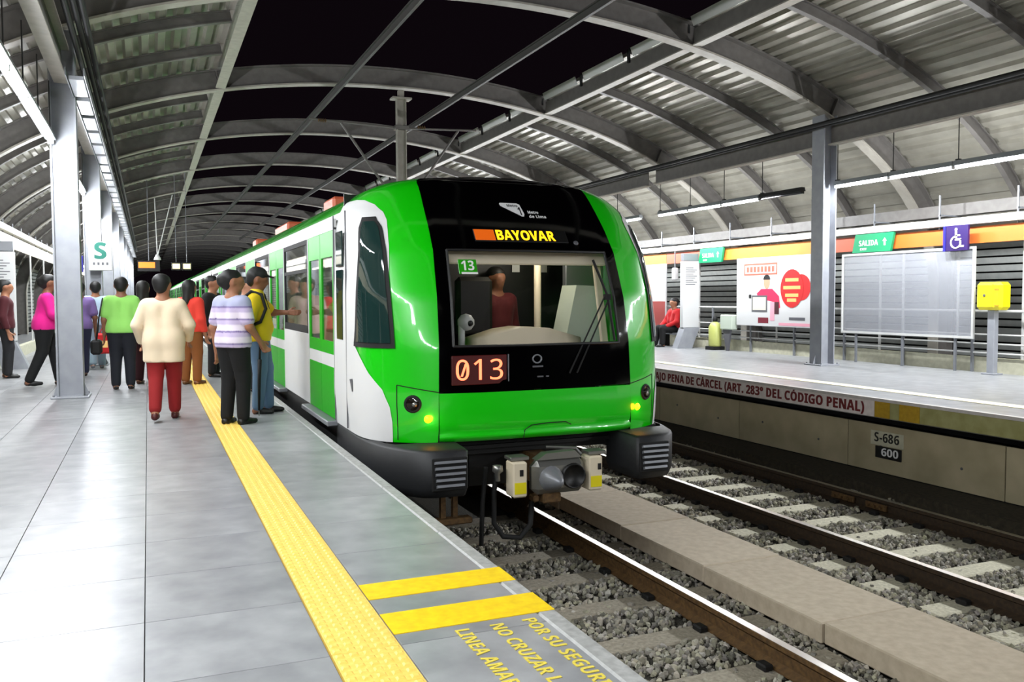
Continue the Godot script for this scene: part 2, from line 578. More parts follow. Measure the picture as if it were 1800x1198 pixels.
func build_pillars() -> void:
	# H-section columns with base plates, and the girders that run along their heads
	for side in [0, 1]:
		var x := 11.28 if side == 0 else -0.93
		var h := arc_at(arc_s(x), 0.0).y
		var m1 := mb(); bx(m1, -0.15, -0.13, 0.02, h, -0.15, 0.15)
		var m2 := mb(); bx(m2, 0.13, 0.15, 0.02, h, -0.15, 0.15)
		var m3 := mb(); bx(m3, -0.13, 0.13, 0.02, h, -0.008, 0.008)
		var m4 := mb(); bev(m4, Vector3(0, 0.0125, 0), Vector3(0.44, 0.025, 0.44), 0.005)
		var g := mb()
		for s in [-1, 1]:
			prism(g, PackedVector2Array([Vector2(0, 0), Vector2(0.06, 0), Vector2(0, 0.16)]), 0.012, Transform3D(Basis.from_scale(Vector3(s, 1, 1)), Vector3(s * 0.15, 0.025, -0.006)))
		var b := mb()
		for sx in [-1, 1]:
			for sz in [-1, 1]:
				lathe(b, [Vector2(0, 0.05), Vector2(0.014, 0.05), Vector2(0.014, 0.025)], 6, Transform3D(Basis(), Vector3(sx * 0.185, 0, sz * 0.185)))
		var meshes := [fin(m1), fin(m2), fin(m3), fin(m4), fin(g), fin(b)]
		for k in range(0, 9):
			if side == 0 and k % 2 == 1:
				continue          # that side has a pillar under every second arch
			var lab := "grey steel H-section pillar standing on the platform of the boards" if side == 0 else "grey steel H-section pillar standing among the waiting crowd"
			if k == 0:
				lab = "grey steel pillar in front of the red oval poster" if side == 0 else "broad pale grey steel pillar beside the person in pink"
			elif k == 1 and side == 1:
				lab = "grey steel pillar carrying the white sign with the green S"
			var p := base("pillar", Vector3(x, 0, Z0 - BAY * k), lab, "pillar", "pillars of one platform" if side == 0 else "pillars of the crowd's platform", "structure")
			put(meshes[0], "flange", M.pillar, p)
			put(meshes[1], "flange", M.pillar, p)
			put(meshes[2], "web", M.pillar, p)
			put(meshes[3], "base_plate", M.pillar, p)
			put(meshes[4], "gusset", M.pillar, p)
			put(meshes[5], "bolt", M.grey_metal, p)
		var gd := base("girder", Vector3(x, 3.92, 0), "long steel girder joining the pillar heads " + ("beside the hanging tubes of the boards' platform" if side == 0 else "above the waiting crowd"), "beam", "", "structure")
		for k in range(-2, 9):
			var z := Z0 - BAY * k - 0.17
			var st := mb()
			bx(st, -0.08, 0.08, 0.0, 0.025, z, z - BAY + 0.34)
			part(st, "flange", M.steel_warm, gd)
			st = mb()
			bx(st, -0.01, 0.01, 0.025, 0.405, z, z - BAY + 0.34)
			part(st, "web", M.steel, gd)
			st = mb()
			bx(st, -0.10, 0.10, 0.405, 0.43, z, z - BAY + 0.34)
			part(st, "flange", M.steel_warm, gd)
		# a bundle of dark conduits on top of the girder
		var cb := base("conduit", Vector3(x - (0.0 if side == 1 else 0.60), 4.22, 0), "black conduit pipes bundled on the girder " + ("over the boards' platform" if side == 0 else "over the crowd"), "pipe")
		for i in 3:
			var st := mb(true)
			tube(st, [Vector3(0.22 + 0.08 * i, 0.02 + 0.03 * (i % 2), 4.0), Vector3(0.22 + 0.08 * i, 0.02 + 0.03 * (i % 2), -60.0)], 0.035, 7)
			part(st, "pipe", M.dark, cb)
	# cable tray with pale covers beside the girder over the crowd
	var tr := base("cable_tray", Vector3(-0.70, 3.78, 0), "cable tray with pale rectangular covers under the girder over the crowd", "cable tray")
	for k in 40:
		var z := -11.2 - k * 1.16
		var st := mb()
		bev(st, Vector3(0, 0, z - 0.5), Vector3(0.16, 0.05, 0.92), 0.006)
		part(st, "cover", M.pillar, tr)
	var rl := mb()
	bx(rl, -0.10, -0.09, -0.03, 0.06, -11, -58)
	bx(rl, 0.09, 0.10, -0.03, 0.06, -11, -58)
	part(rl, "rail", M.grey_metal, tr)


# ---------------------------------------------------------------- platforms and walls
func build_platforms() -> void:
	# the platform of the crowd: slab, tiles, tactile strip, nosing
	var f := base("floor", Vector3.ZERO, "grey tiled platform floor with a yellow tactile strip beside the train", "floor", "", "structure")
	var st := mb()
	bx(st, -4.2, 1.40, -0.30, -0.02, 9, -66)
	part(st, "slab", M.slab, f)
	st = mb()
	bx(st, 1.10, 1.30, -1.3, -0.30, 9, -66)
	part(st, "side_wall", M.ledge, f)
	var tmesh := {}
	var cols := []
	for k in range(-6, 1):
		cols.append([-0.04 + 0.6 * k, 0.56 + 0.6 * k])
	cols.append([0.815, 1.395])
	for c in cols.size():
		var w: float = cols[c][1] - cols[c][0]
		var t := mb()
		bev(t, Vector3(w / 2, -0.011, -0.3), Vector3(w - 0.0035, 0.022, 0.5965), 0.001)
		tmesh[c] = fin(t)
	rng.seed = 5
	for r in 37:
		var z := -2.40 - 0.6 * r
		for c in cols.size():
			put(tmesh[c], "tile", M.tile[rng.randi() % 4], f, Vector3(cols[c][0], 0, z))
	# tiles too far away, or behind the camera, to tell apart
	st = mb()
	for z in [[-2.40, 9.0], [-66.0, -24.61]]:
		bx(st, -4.2, 0.558, -0.02, -0.001, z[0], z[1])
		bx(st, 0.815, 1.395, -0.02, -0.001, z[0], z[1])
	part(st, "tile_field", M.tile[0], f)
	# tactile tiles with rows of domes
	var t := mb()
	bev(t, Vector3(0.125, -0.008, -0.15), Vector3(0.245, 0.022, 0.297), 0.002)
	for i in 5:
		for j in 6:
			var cx := 0.025 + 0.05 * i
			var cz := -0.025 - 0.05 * j
			var lo := []
			var hi := []
			for e in [[-1, -1], [1, -1], [1, 1], [-1, 1]]:
				lo.append(Vector3(cx + e[0] * 0.016, 0.003, cz + e[1] * 0.016))
				hi.append(Vector3(cx + e[0] * 0.009, 0.008, cz + e[1] * 0.009))
			poly(t, hi, Vector3.UP)
			for e in 4:
				poly(t, [lo[e], lo[(e + 1) % 4], hi[(e + 1) % 4], hi[e]], (lo[e] + lo[(e + 1) % 4]) / 2.0 - Vector3(cx, 0, cz))
	var dm := fin(t)
	for k in 74:
		put(dm, "tactile_tile", M.tactile, f, Vector3(0.563, 0, -2.10 - 0.3 * k))
	st = mb()
	bx(st, 0.565, 0.81, -0.02, 0.004, -24.3, -66)
	bx(st, 0.565, 0.81, -0.02, 0.004, -2.1, 9)
	part(st, "tactile_strip", M.tactile, f)
	for k in 26:
		var n := mb()
		bev(n, Vector3(1.44, -0.06, -2.0 - 1.2 * k - 0.6), Vector3(0.08, 0.122, 1.196), 0.008)
		part(n, "nosing", M.nosing, f)
	st = mb()
	bx(st, 1.40, 1.48, -0.12, 0.0, -33.3, -66)
	bx(st, 1.40, 1.48, -0.12, 0.0, -2.0, 9)
	part(st, "nosing", M.nosing, f)
	# two painted stripes and the three lines of lettering
	for z in [[-3.70, -3.50], [-3.32, -3.10]]:
		var sst := mb()
		bx(sst, 0.815, 1.475, 0.0, 0.003, z[0], z[1])
		tag(part(sst, "painted_stripe", M.paint), "bright yellow stripe painted across the platform edge " + ("farther from the yellow lettering" if z[0] < -3.6 else "right beside the yellow lettering"), "stripe")
	var bl := Basis(Vector3(0, 0, 1), Vector3(1, 0, 0), Vector3(0, 1, 0))
	var lines := [["POR SU SEGURIDAD", 1.335], ["NO CRUZAR LA", 1.20], ["LINEA AMARILLA", 1.06]]
	for l in lines:
		var o := letters(l[0], 0.055, 0.05 * l[0].length(), M.worn_paint, null, "floor_lettering", Vector3(l[1], 0.002, -3.05 + 0.025 * l[0].length()), bl, 0.002)
		tag(o, "worn yellow lettering painted on the platform floor, " + {1.335: "line closest to the platform edge", 1.20: "middle one of the three lines", 1.06: "line closest to the tactile strip"}[l[1]], "lettering")
	# the platform across the tracks
	var p := base("floor", Vector3.ZERO, "grey platform across the tracks under the advertising boards", "floor", "", "structure")
	st = mb()
	bx(st, 8.26, 14.4, -0.25, 0.0, 6, -66)
	part(st, "slab", M.tile[1], p)
	st = mb()
	bx(st, 8.86, 9.10, -0.01, 0.006, 6, -66)
	part(st, "tactile_strip", M.pale_strip, p)
	# its lip: bare olive stretch, two ochre patches, then the white band with the warning
	var lipz := [[6.0, -7.42, M.lip_olive, "lip_panel"], [-7.42, -7.72, M.ochre, "painted_patch"], [-7.72, -7.86, M.lip_olive, "lip_panel"], [-7.86, -8.10, M.ochre, "painted_patch"], [-8.10, -19.0, M.lip_white, "lip_panel"], [-19.0, -66.0, M.lip, "lip_panel"]]
	for l in lipz:
		st = mb()
		bx(st, 8.20, 8.26, -0.23, -0.035, l[0], l[1] + 0.004)
		part(st, l[3], l[2], p)
	st = mb()
	bx(st, 8.185, 8.26, -0.035, 0.002, 6, -66)
	part(st, "lip_edge", M.lip, p)
	letters("PROHIBIDO CRUZAR LA VÍA FÉRREA, BAJO PENA DE CÁRCEL (ART. 283° DEL CÓDIGO PENAL)", 0.125, 8.3, M.red_ink, p, "lettering", Vector3(8.198, -0.135, -12.42), Basis(Vector3.UP, -PI / 2), 0.004, "Droid Sans", 700, 0.5)
	# the wall under it, of big panels
	var wl := base("wall_track", Vector3.ZERO, "beige panelled wall under the platform across the tracks", "wall", "", "structure")
	st = mb()
	bx(st, 8.9, 9.1, -1.3, -0.25, 6, -66)
	bx(st, 8.62, 8.9, -1.3, -0.42, 6, -66)
	part(st, "backing", M.dark, wl)
	for k in 18:
		var z := -1.98 - 2.32 * k
		var pm := mb()
		bev(pm, Vector3(8.61, -0.70, z - 1.16), Vector3(0.03, 0.61, 2.305), 0.004)
		part(pm, "wall_panel", M.panel[k % 3], wl)
		for q in [[0.55, -0.74], [1.75, -0.66]]:
			var hb := mb()
			lathe(hb, [Vector2(0, 0.012), Vector2(0.016, 0.008), Vector2(0.018, 0)], 8, Transform3D(Basis(Vector3.BACK, PI / 2), Vector3(8.596, q[1], z - q[0])))
			part(hb, "anchor_bolt", M.ink_grey, wl)
	# kilometre sign on that wall
	var sg := base("track_sign", Vector3(8.59, -0.655, -8.27), "small cream track sign with black numbers on the beige panelled wall", "sign")
	st = mb(); bev(st, Vector3(0, 0.09, 0), Vector3(0.012, 0.185, 0.53), 0.004); part(st, "plate", M.curb, sg)
	letters("S-686", 0.115, 0.40, M.ink_black, sg, "lettering", Vector3(-0.0065, 0.10, 0), Basis(Vector3.UP, -PI / 2), 0.003)
	st = mb(); bev(st, Vector3(-0.004, -0.085, 0.03), Vector3(0.014, 0.15, 0.42), 0.004); part(st, "plate", M.ink_black, sg)
	letters("600", 0.10, 0.27, M.ink_white, sg, "lettering", Vector3(-0.0115, -0.08, 0.06), Basis(Vector3.UP, -PI / 2), 0.003)


func build_walls() -> void:
	# louvred walls behind the railings, low cream curbs, and the fascia of signs
	for side in [0, 1]:
		var x := 14.55 if side == 0 else -4.55
		var s := 1.0 if side == 0 else -1.0
		var w := base("wall_right" if side == 0 else "wall_left", Vector3(x, 0, 0), "louvred wall of grey metal slats behind " + ("the advertising boards" if side == 0 else "the waiting crowd"), "wall", "", "structure")
		var sl := mb()
		box(sl, Vector3.ZERO, Vector3(0.012, 0.115, BAY - 0.1), Basis(Vector3.BACK, 0.35 * s))
		var slm := fin(sl)
		for k in (range(-1, 5) if side == 0 else range(0, 5)):
			var zc: float = Z0 - BAY * k - BAY / 2.0
			for i in 19:
				put(slm, "slat", M.slat, w, Vector3(0, 0.16 + 0.145 * i, zc))
			var ps := mb()
			bx(ps, -0.05, 0.05, 0, 2.95, zc + BAY / 2.0 - 0.05, zc + BAY / 2.0 + 0.05)
			part(ps, "mullion", M.steel, w)
		var far := mb()
		for i in 19:
			box(far, Vector3(0, 0.16 + 0.145 * i, Z0 - BAY * 7.0), Vector3(0.012, 0.115, BAY * 4.0), Basis(Vector3.BACK, 0.55 * s))
		part(far, "slat_field", M.slat, w).set_meta("kind", "stuff")
		var bk := mb()
		bx(bk, s * 0.5, s * 0.52, -0.2, 3.2, 0.0, -62.0)
		part(bk, "outer_mesh", M.black, w)
		var cu := mb()
		var cx := 12.62 if side == 0 else -2.62
		bx(cu, cx - 0.06, cx + 0.06, 0.0, 0.24, 2.0, -62.0)
		tag(part(cu, "curb", M.curb), "low cream curb under the railing of " + ("the boards' platform" if side == 0 else "the crowd's platform"), "curb", "", "structure")


# ---------------------------------------------------------------- tracks
func rail_mesh(len_z: float) -> Array:
	# foot, web and head as one swept profile, and the polished running surface
	var pr := PackedVector2Array([Vector2(-0.07, -0.165), Vector2(0.07, -0.165), Vector2(0.07, -0.153), Vector2(0.012, -0.128), Vector2(0.010, -0.05), Vector2(0.036, -0.036), Vector2(0.036, -0.006), Vector2(0.030, -0.001), Vector2(-0.030, -0.001), Vector2(-0.036, -0.006), Vector2(-0.036, -0.036), Vector2(-0.010, -0.05), Vector2(-0.012, -0.128), Vector2(-0.07, -0.153)])
	var st := mb()
	prism(st, pr, len_z)
	var s2 := mb()
	bx(s2, -0.031, 0.031, -0.0015, 0.0, 0.0, len_z)
	return [fin(st), fin(s2)]


func build_tracks() -> void:
	var g := mb()
	bx(g, 1.30, 8.62, -1.45, -1.19, 6, -62)
	tag(part(g, "ground", M.ballast), "dark ballast bed under both tracks", "ground", "", "structure")
	var ld := base("ground", Vector3.ZERO, "dirty concrete ledge along the foot of the beige wall", "ground", "", "structure")
	var lst := mb()
	bx(lst, 7.98, 8.62, -1.19, -1.02, 6, -62)
	part(lst, "ledge", M.ledge, ld)
	var rm := rail_mesh(64.0)
	var k := 0
	for t in [TX, TX2]:
		for s in [-1, 1]:
			var lab: String = ["steel rail hidden between the train and the platform edge", "steel rail with a bright running surface coming from under the coupler", "steel rail of the empty track beside the concrete walkway", "steel rail of the empty track beside the beige wall"][k]
			var r := base("rail", Vector3(t + s * 0.7525, RAIL, -60), lab, "rail", "running rails")
			put(rm[0], "rail_body", M.rail_side if k < 2 else M.rail_shaded, r)
			put(rm[1], "running_surface", M.rail_top, r)
			k += 1
	# sleepers with rail clips
	for t in 2:
		var sm_ := mb()
		bev(sm_, Vector3(0, -0.09, 0), Vector3(2.5, 0.18, 0.23), 0.012)
		var body := fin(sm_)
		var cm := mb()
		for s in [-1, 1]:
			bev(cm, Vector3(s * 0.113, 0.022, 0), Vector3(0.075, 0.045, 0.10), 0.010)
		var clip := fin(cm)
		var n := 10 if t == 0 else 44
		for i in n:
			var z := (-2.33 - 0.71 * i) if t == 0 else (-2.41 - 0.6 * i)
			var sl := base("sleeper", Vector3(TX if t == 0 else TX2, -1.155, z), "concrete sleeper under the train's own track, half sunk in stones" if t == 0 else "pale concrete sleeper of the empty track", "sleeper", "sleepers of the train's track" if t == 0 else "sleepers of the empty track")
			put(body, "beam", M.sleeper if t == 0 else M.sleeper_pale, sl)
			for s in [-1, 1]:
				put(clip, "rail_clip", M.clip, sl, Vector3(s * 0.7525, 0, 0))
	# the walkway of concrete slabs between the tracks
	var wk := base("walkway", Vector3.ZERO, "concrete slab walkway between the two tracks", "walkway", "", "structure")
	for i in 22:
		var z := -0.45 - 1.39 * i
		var st := mb()
		bev(st, Vector3(4.63 + 0.006 * (i % 3), -1.075 + 0.003 * ((i * 7) % 3), z - 0.69), Vector3(0.80, 0.15, 1.376), 0.010)
		part(st, "slab", M.walk[i % 3], wk)
	var far := mb()
	bx(far, 4.23, 5.03, -1.15, -1.0, -31.1, -62)
	part(far, "far_slab", M.walk[0], wk)
	# rail joint plates on the far rail
	for j in [[-7.75, 0.35], [-7.25, 0.30]]:
		var st := mb()
		bev(st, Vector3(7.39, -1.075, j[0]), Vector3(0.03, 0.07, j[1]), 0.006)
		for b in 3:
			lathe(st, [Vector2(0, 0.03), Vector2(0.014, 0.03), Vector2(0.014, 0.0)], 6, Transform3D(Basis(Vector3.BACK, PI / 2), Vector3(7.375, -1.075, j[0] + (b - 1) * j[1] * 0.3)))
		tag(part(st, "joint_plate", M.rail_side), "rusty bolted joint plate on the rail beside the beige wall", "plate", "joint plates on the far rail")
	# loose stones
	rng.seed = 11
	for v in 2:
		var sp := SphereMesh.new()
		sp.radial_segments = 5
		sp.rings = 2
		sp.radius = 0.5
		sp.height = 1.0
		var arr := sp.get_mesh_arrays()
		var st := mb()
		var vs: PackedVector3Array = arr[Mesh.ARRAY_VERTEX]
		var ix: PackedInt32Array = arr[Mesh.ARRAY_INDEX]
		var jit := {}
		for i in ix:
			var key := vs[i].snapped(Vector3.ONE * 0.01)
			if not jit.has(key):
				jit[key] = vs[i] * rng.randf_range(0.75, 1.2) + Vector3(rng.randf_range(-0.1, 0.1), rng.randf_range(-0.08, 0.08), rng.randf_range(-0.1, 0.1))
			st.add_vertex(jit[key])
		var mesh := fin(st)
		var xfs: Array[Transform3D] = []
		var cls: Array[Color] = []
		var tries := 46000
		for i in tries:
			var x := rng.randf_range(1.5, 7.98)
			var z := -2.0 - 22.0 * pow(rng.randf(), 1.9)
			if x > 4.25 and x < 5.05 or x < 4.2 and z < -8.5:
				continue
			var skip := false
			for q in [TX - 0.7525, TX + 0.7525, TX2 - 0.7525, TX2 + 0.7525]:
				if absf(x - q) < 0.085:
					skip = true
			var near := x < 4.25
			var ph := fposmod(-2.33 - z, 0.71) if near else fposmod(-2.41 - z, 0.6)
			var per := 0.71 if near else 0.6
			var dz := minf(ph, per - ph)
			if dz < 0.115 and absf(x - (TX if near else TX2)) < 1.25 and rng.randf() > 0.06:
				skip = true
			if skip:
				continue
			var sz := rng.randf_range(0.03, 0.062)
			var y := -1.185 + rng.randf_range(0.0, 0.03) + (0.012 if dz > 0.2 else 0.0)
			var b := Basis.from_euler(Vector3(rng.randf() * TAU, rng.randf() * TAU, rng.randf() * TAU)) * Basis.from_scale(Vector3(1, rng.randf_range(0.55, 0.9), rng.randf_range(0.7, 1.1)) * sz)
			xfs.append(Transform3D(b, Vector3(x, y, z)))
			var l := rng.randf_range(0.10, 0.46)
			cls.append(Color(l, l * rng.randf_range(0.90, 0.97), l * rng.randf_range(0.66, 0.84)))
		var mm := MultiMesh.new()
		mm.transform_format = MultiMesh.TRANSFORM_3D
		mm.use_colors = true
		mm.mesh = mesh
		mm.instance_count = xfs.size()
		for i in xfs.size():
			mm.set_instance_transform(i, xfs[i])
			mm.set_instance_color(i, cls[i])
		var mi := MultiMeshInstance3D.new()
		mi.multimesh = mm
		var gm := sm(Color.WHITE, 0.9)
		gm.vertex_color_use_as_albedo = true
		mi.material_override = gm
		mi.name = numbered("gravel")
		add_child(mi)
		tag(mi, "loose grey ballast stones between the sleepers", "gravel", "", "stuff")


# ---------------------------------------------------------------- the train
const HW := [[-0.4, 1.36], [0.1, 1.38], [0.4, 1.40], [1.3, 1.395], [1.7, 1.375], [1.9, 1.36], [2.0, 1.34], [2.1, 1.29], [2.19, 1.20], [2.27, 1.03], [2.31, 0.85], [2.34, 0.45]]
const ZF := [[0.0, -6.52], [0.2, -6.49], [0.5, -6.50], [0.86, -6.52], [1.26, -6.60], [1.64, -6.75], [1.84, -6.90], [2.04, -7.08], [2.27, -7.28], [2.34, -7.45]]
const ZB := [[0.0, -7.45], [1.0, -7.45], [1.64, -7.6], [2.0, -7.8], [2.27, -8.0], [2.34, -8.04]]
const XM := [[0.0, 0.88], [0.5, 0.87], [1.26, 0.85], [2.0, 0.82], [2.27, 0.80], [2.31, 0.72], [2.34, 0.40]]
const WHITE_FROM := [[0.1, 0.44], [0.26, 0.44], [0.38, 0.46], [0.52, 0.54], [0.64, 0.70], [0.84, 0.90], [0.88, 0.93], [1.0, 0.80], [1.2, 0.46], [1.5, 0.422], [1.9, 0.39], [1.97, 0.42], [2.04, 0.52], [2.09, 0.68], [2.12, 1.0]]
const ZEND := -8.05

func lut(t: Array, y: float) -> float:
	if y <= t[0][0]:
		return t[0][1]
	for i in t.size() - 1:
		if y <= t[i + 1][0]:
			return lerpf(t[i][1], t[i + 1][1], (y - t[i][0]) / (t[i + 1][0] - t[i][0]))
	return t[-1][1]


func nose(side: float, p: float, y: float, off := 0.0) -> Vector3:
	# the train's skin: p runs from the edge of the black mask (0) round the corner to the side (1) and on along it in metres
	var hw := lut(HW, y)
	var zf := lut(ZF, y)
	var zb := lut(ZB, y)
	var xm := lut(XM, y)
	if p > 1.0:
		return Vector3(TX + side * (hw + off), y, zb - (p - 1.0))
	var x := xm + (hw - xm) * sin(p * PI / 2)
	return front_at(side * x, y, off, hw, zf, zb)


func front_at(x: float, y: float, off: float, hw: float, zf: float, zb: float) -> Vector3:
	var r := clampf(absf(x) / hw, 0, 1)
	var q := pow(maxf(0.0, 1.0 - pow(r, 3.4)), 1.0 / 3.4)
	var n := Vector3(signf(x) * pow(r, 2.4) / hw, 0.0, pow(q, 2.4) / (zf - zb)).normalized()
	return Vector3(TX + x, y, zb + (zf - zb) * q) + n * off


func face(x: float, y: float, off := 0.0) -> Vector3:
	return front_at(x, y, off, lut(HW, y), lut(ZF, y), lut(ZB, y))


func tilt(y: float) -> Basis:
	# the slope of the train's face at height y
	var d := lut(ZF, y + 0.05) - lut(ZF, y - 0.05)
	return Basis(Vector3.RIGHT, -atan2(-d, 0.1))


func steps(a: float, b: float, n: int) -> Array:
	var o := []
	for i in n + 1:
		o.append(lerpf(a, b, float(i) / n))
	return o


func skin_rows(side: float, ys: Array, pa: Callable, pb: Callable, n: int, off: float) -> Array:
	var rows := []
	for y in ys:
		var r := []
		var a: float = pa.call(y)
		var b: float = pb.call(y)
		for i in n + 1:
			r.append(nose(side, lerpf(a, b, float(i) / n), y, off))
		rows.append(r)
	return rows


func build_train() -> void:
	var t := base("metro_train", Vector3.ZERO, "green and white metro train with a black front standing at the platform", "train")
	var mid := Vector3(TX, 1.0, -9.5)
	var pend := func(y: float) -> float: return 1.0 + (lut(ZB, y) - ZEND)
	var ys := steps(0.10, 1.9, 36) + steps(1.94, 2.34, 14)
	# green corners and sides of the nose
	for side in [-1.0, 1.0]:
		var st := mb(true)
		var r1 := skin_rows(side, ys, func(_y): return 0.0, func(_y): return 1.0, 32, 0.0)
		var r2 := skin_rows(side, ys, func(_y): return 1.0, pend, 3, 0.0)
		loft(st, r1, Vector3.ZERO, mid)
		loft(st, r2, Vector3.ZERO, mid)
		part(st, "nose_corner", M.green, t)
		# white livery on the side
		var wy := [0.10, 0.18, 0.26, 0.32, 0.38, 0.45, 0.52, 0.58, 0.64, 0.70, 0.77, 0.84, 0.88, 0.94, 1.0, 1.06, 1.13, 1.2, 1.27, 1.35, 1.42, 1.5, 1.58, 1.66, 1.74, 1.82, 1.90, 1.94, 1.97, 2.0, 2.02, 2.04, 2.065, 2.09, 2.105, 2.12]
		var stw := mb(true)
		loft(stw, skin_rows(side, wy, func(y): return lut(WHITE_FROM, y), func(_y): return 1.0, 24, 0.006), Vector3.ZERO, mid)
		loft(stw, skin_rows(side, wy, func(_y): return 1.0, pend, 2, 0.006), Vector3.ZERO, mid)
		part(stw, "white_livery", M.body_white, t)
		# the cab's side window: black frame, dark pane
		var fy := steps(0.85, 1.80, 19) + [1.84, 1.87, 1.90, 1.93]
		var inset := func(y: float) -> float: return 0.05 * smoothstep(1.82, 1.93, y)
		var frm := mb(true)
		loft(frm, skin_rows(side, fy, func(y): return lerpf(0.40, 0.45, (y - 0.85) / 1.08) + inset.call(y), func(y): return lerpf(0.92, 0.73, (y - 0.85) / 1.08) - inset.call(y), 24, 0.012), Vector3.ZERO, mid)
		var fo := part(frm, "cab_window", M.rubber, t)
		var gy := steps(0.89, 1.81, 18) + [1.84, 1.87, 1.89]
		var pn := mb(true)
		loft(pn, skin_rows(side, gy, func(y): return lerpf(0.44, 0.49, (y - 0.85) / 1.08) + inset.call(y), func(y): return lerpf(0.88, 0.69, (y - 0.85) / 1.08) - inset.call(y), 24, 0.017), Vector3.ZERO, mid)
		part(pn, "pane", M.cab_glass, fo)
		# panel line on the corner, headlight and fog lamp
		var sl := mb()
		var lp := []
		for y in steps(0.12, 0.56, 8):
			lp.append(nose(side, 0.39, y, 0.001))
		tube(sl, lp, 0.004, 5)
		lp = []
		for p in steps(0.39, 0.0, 8):
			lp.append(nose(side, p, 0.56 - 0.06 * (1.0 - p / 0.39), 0.001))
		tube(sl, lp, 0.004, 5)
		part(sl, "panel_joint", M.rubber, t)
		var hp := nose(side, 0.24, 0.41, 0.0)
		var hn := (nose(side, 0.24, 0.41, 0.1) - hp).normalized()
		var hb := Basis(Quaternion(Vector3.UP, hn))
		var rim := mb(true)
		lathe(rim, [Vector2(0.052, 0.010), Vector2(0.064, 0.014), Vector2(0.072, 0.0)], 20, Transform3D(hb, hp))
		var ho := part(rim, "headlight", M.rubber, t)
		var ln := mb(true)
		lathe(ln, [Vector2(0, 0.016), Vector2(0.03, 0.014), Vector2(0.054, 0.006)], 20, Transform3D(hb, hp))
		part(ln, "lens", M.lens, ho)
		var ln2 := mb(true)
		lathe(ln2, [Vector2(0, 0.024), Vector2(0.012, 0.022), Vector2(0.02, 0.014)], 12, Transform3D(hb, hp + hb * Vector3(0.012, 0, 0.01)))
		part(ln2, "reflector", M.bare, ho)
		var ap := nose(side, 0.10, 0.29, 0.0)
		var am := mb(true)
		lathe(am, [Vector2(0, 0.018), Vector2(0.02, 0.015), Vector2(0.032, 0.0)], 14, Transform3D(Basis(Quaternion(Vector3.UP, (nose(side, 0.10, 0.29, 0.1) - ap).normalized())), ap))
		part(am, "marker_lamp", M.lamp_amber, t)
		var om := OmniLight3D.new()
		om.name = "marker_light"
		om.light_color = Color(1.0, 0.62, 0.1)
		om.light_energy = 0.008
		om.omni_range = 40.0
		om.omni_attenuation = 2.0
		om.light_size = 0.03
		om.shadow_enabled = true
		t.add_child(om, true)
		om.position = ap + Vector3(0, 0, 0.05)
	# roof cap over the black mask
	var cap := mb(true)
	var rows := []
	for y in [2.27, 2.29, 2.31, 2.325, 2.34]:
		var r := []
		for u in steps(-1.0, 1.0, 14):
			r.append(face(u * lut(XM, y), y, 0.0))
		rows.append(r)
	var back := []
	for u in steps(-1.0, 1.0, 14):
		back.append(Vector3(TX + u * 0.40, 2.345, ZEND))
	rows.append(back)
	loft(cap, rows, Vector3.UP)
	part(cap, "roof_cap", M.mask, t)
	# lower front panel, folded near its foot
	var lf := mb(true)
	rows = []
	for e in [[0.095, -0.03], [0.125, 0.012], [0.15, 0.014], [0.175, -0.012], [0.20, 0.0], [0.25, 0.004], [0.40, 0.004], [0.49, 0.002]]:
		var r := []
		for u in steps(-1.0, 1.0, 20):
			r.append(face(u * 0.868, e[0], e[1]))
		rows.append(r)
	loft(lf, rows, Vector3.BACK)
	var lo := part(lf, "front_panel", M.green, t)
	var hl := mb()
	tube(hl, [face(-0.17, 0.10, 0.012), face(-0.16, 0.17, 0.01), face(-0.10, 0.205, 0.006), face(0.05, 0.215, 0.006), face(0.21, 0.215, 0.006), face(0.26, 0.19, 0.006)], 0.004, 5)
	part(hl, "hatch_joint", M.rubber, lo)
	# black shell behind the joints
	var bs := mb()
	for side in [-1.0, 1.0]:
		var q := []
		for y in [0.1, 0.3, 0.5]:
			q.append([face(side * 0.84, y, -0.02), face(side * 0.90, y, -0.02)])
		loft(bs, q, Vector3.BACK)
	part(bs, "joint_backing", M.black, t)
	# the black mask, with the windscreen opening
	var mk := mb(true)
	var my := [0.50, 0.56, 0.7, 0.86, 0.95, 1.05, 1.15, 1.25, 1.35, 1.45, 1.55, 1.64, 1.74, 1.84, 1.94, 2.04, 2.12, 2.20, 2.25, 2.28, 2.305]
	var us := [-1.0, -0.94, -0.87, -0.6, -0.4, -0.2, 0.0, 0.2, 0.4, 0.6, 0.87, 0.94, 1.0]
	for i in my.size() - 1:
		for k in us.size() - 1:
			if my[i] >= 0.86 and my[i + 1] <= 1.64 and us[k] >= -0.87 and us[k + 1] <= 0.87:
				continue
			var r := []
			for y in [my[i], my[i + 1]]:
				r.append([face(us[k] * lut(XM, y), y, 0.004), face(us[k + 1] * lut(XM, y), y, 0.004)])
			loft(mk, r, Vector3.BACK)
	var mo := part(mk, "front_mask", M.mask, t)
	# windscreen: gasket, pane, wiper, number plate
	var ga := mb()
	var loop := []
	for y in steps(0.86, 1.64, 10):
		loop.append(face(-0.87 * lut(XM, y), y, 0.008))
	for u in steps(-0.87, 0.87, 10):
		loop.append(face(u * lut(XM, 1.64), 1.64, 0.008))
	for y in steps(1.64, 0.86, 10):
		loop.append(face(0.87 * lut(XM, y), y, 0.008))
	for u in steps(0.87, -0.87, 10):
		loop.append(face(u * lut(XM, 0.86), 0.86, 0.008))
	tube(ga, loop, 0.012, 6)
	part(ga, "gasket", M.black, mo)
	var wp := mb(true)
	rows = []
	for y in steps(0.86, 1.64, 8):
		var r := []
		for u in steps(-0.87, 0.87, 10):
			r.append(face(u * lut(XM, y), y, -0.004))
		rows.append(r)
	loft(wp, rows, Vector3.BACK)
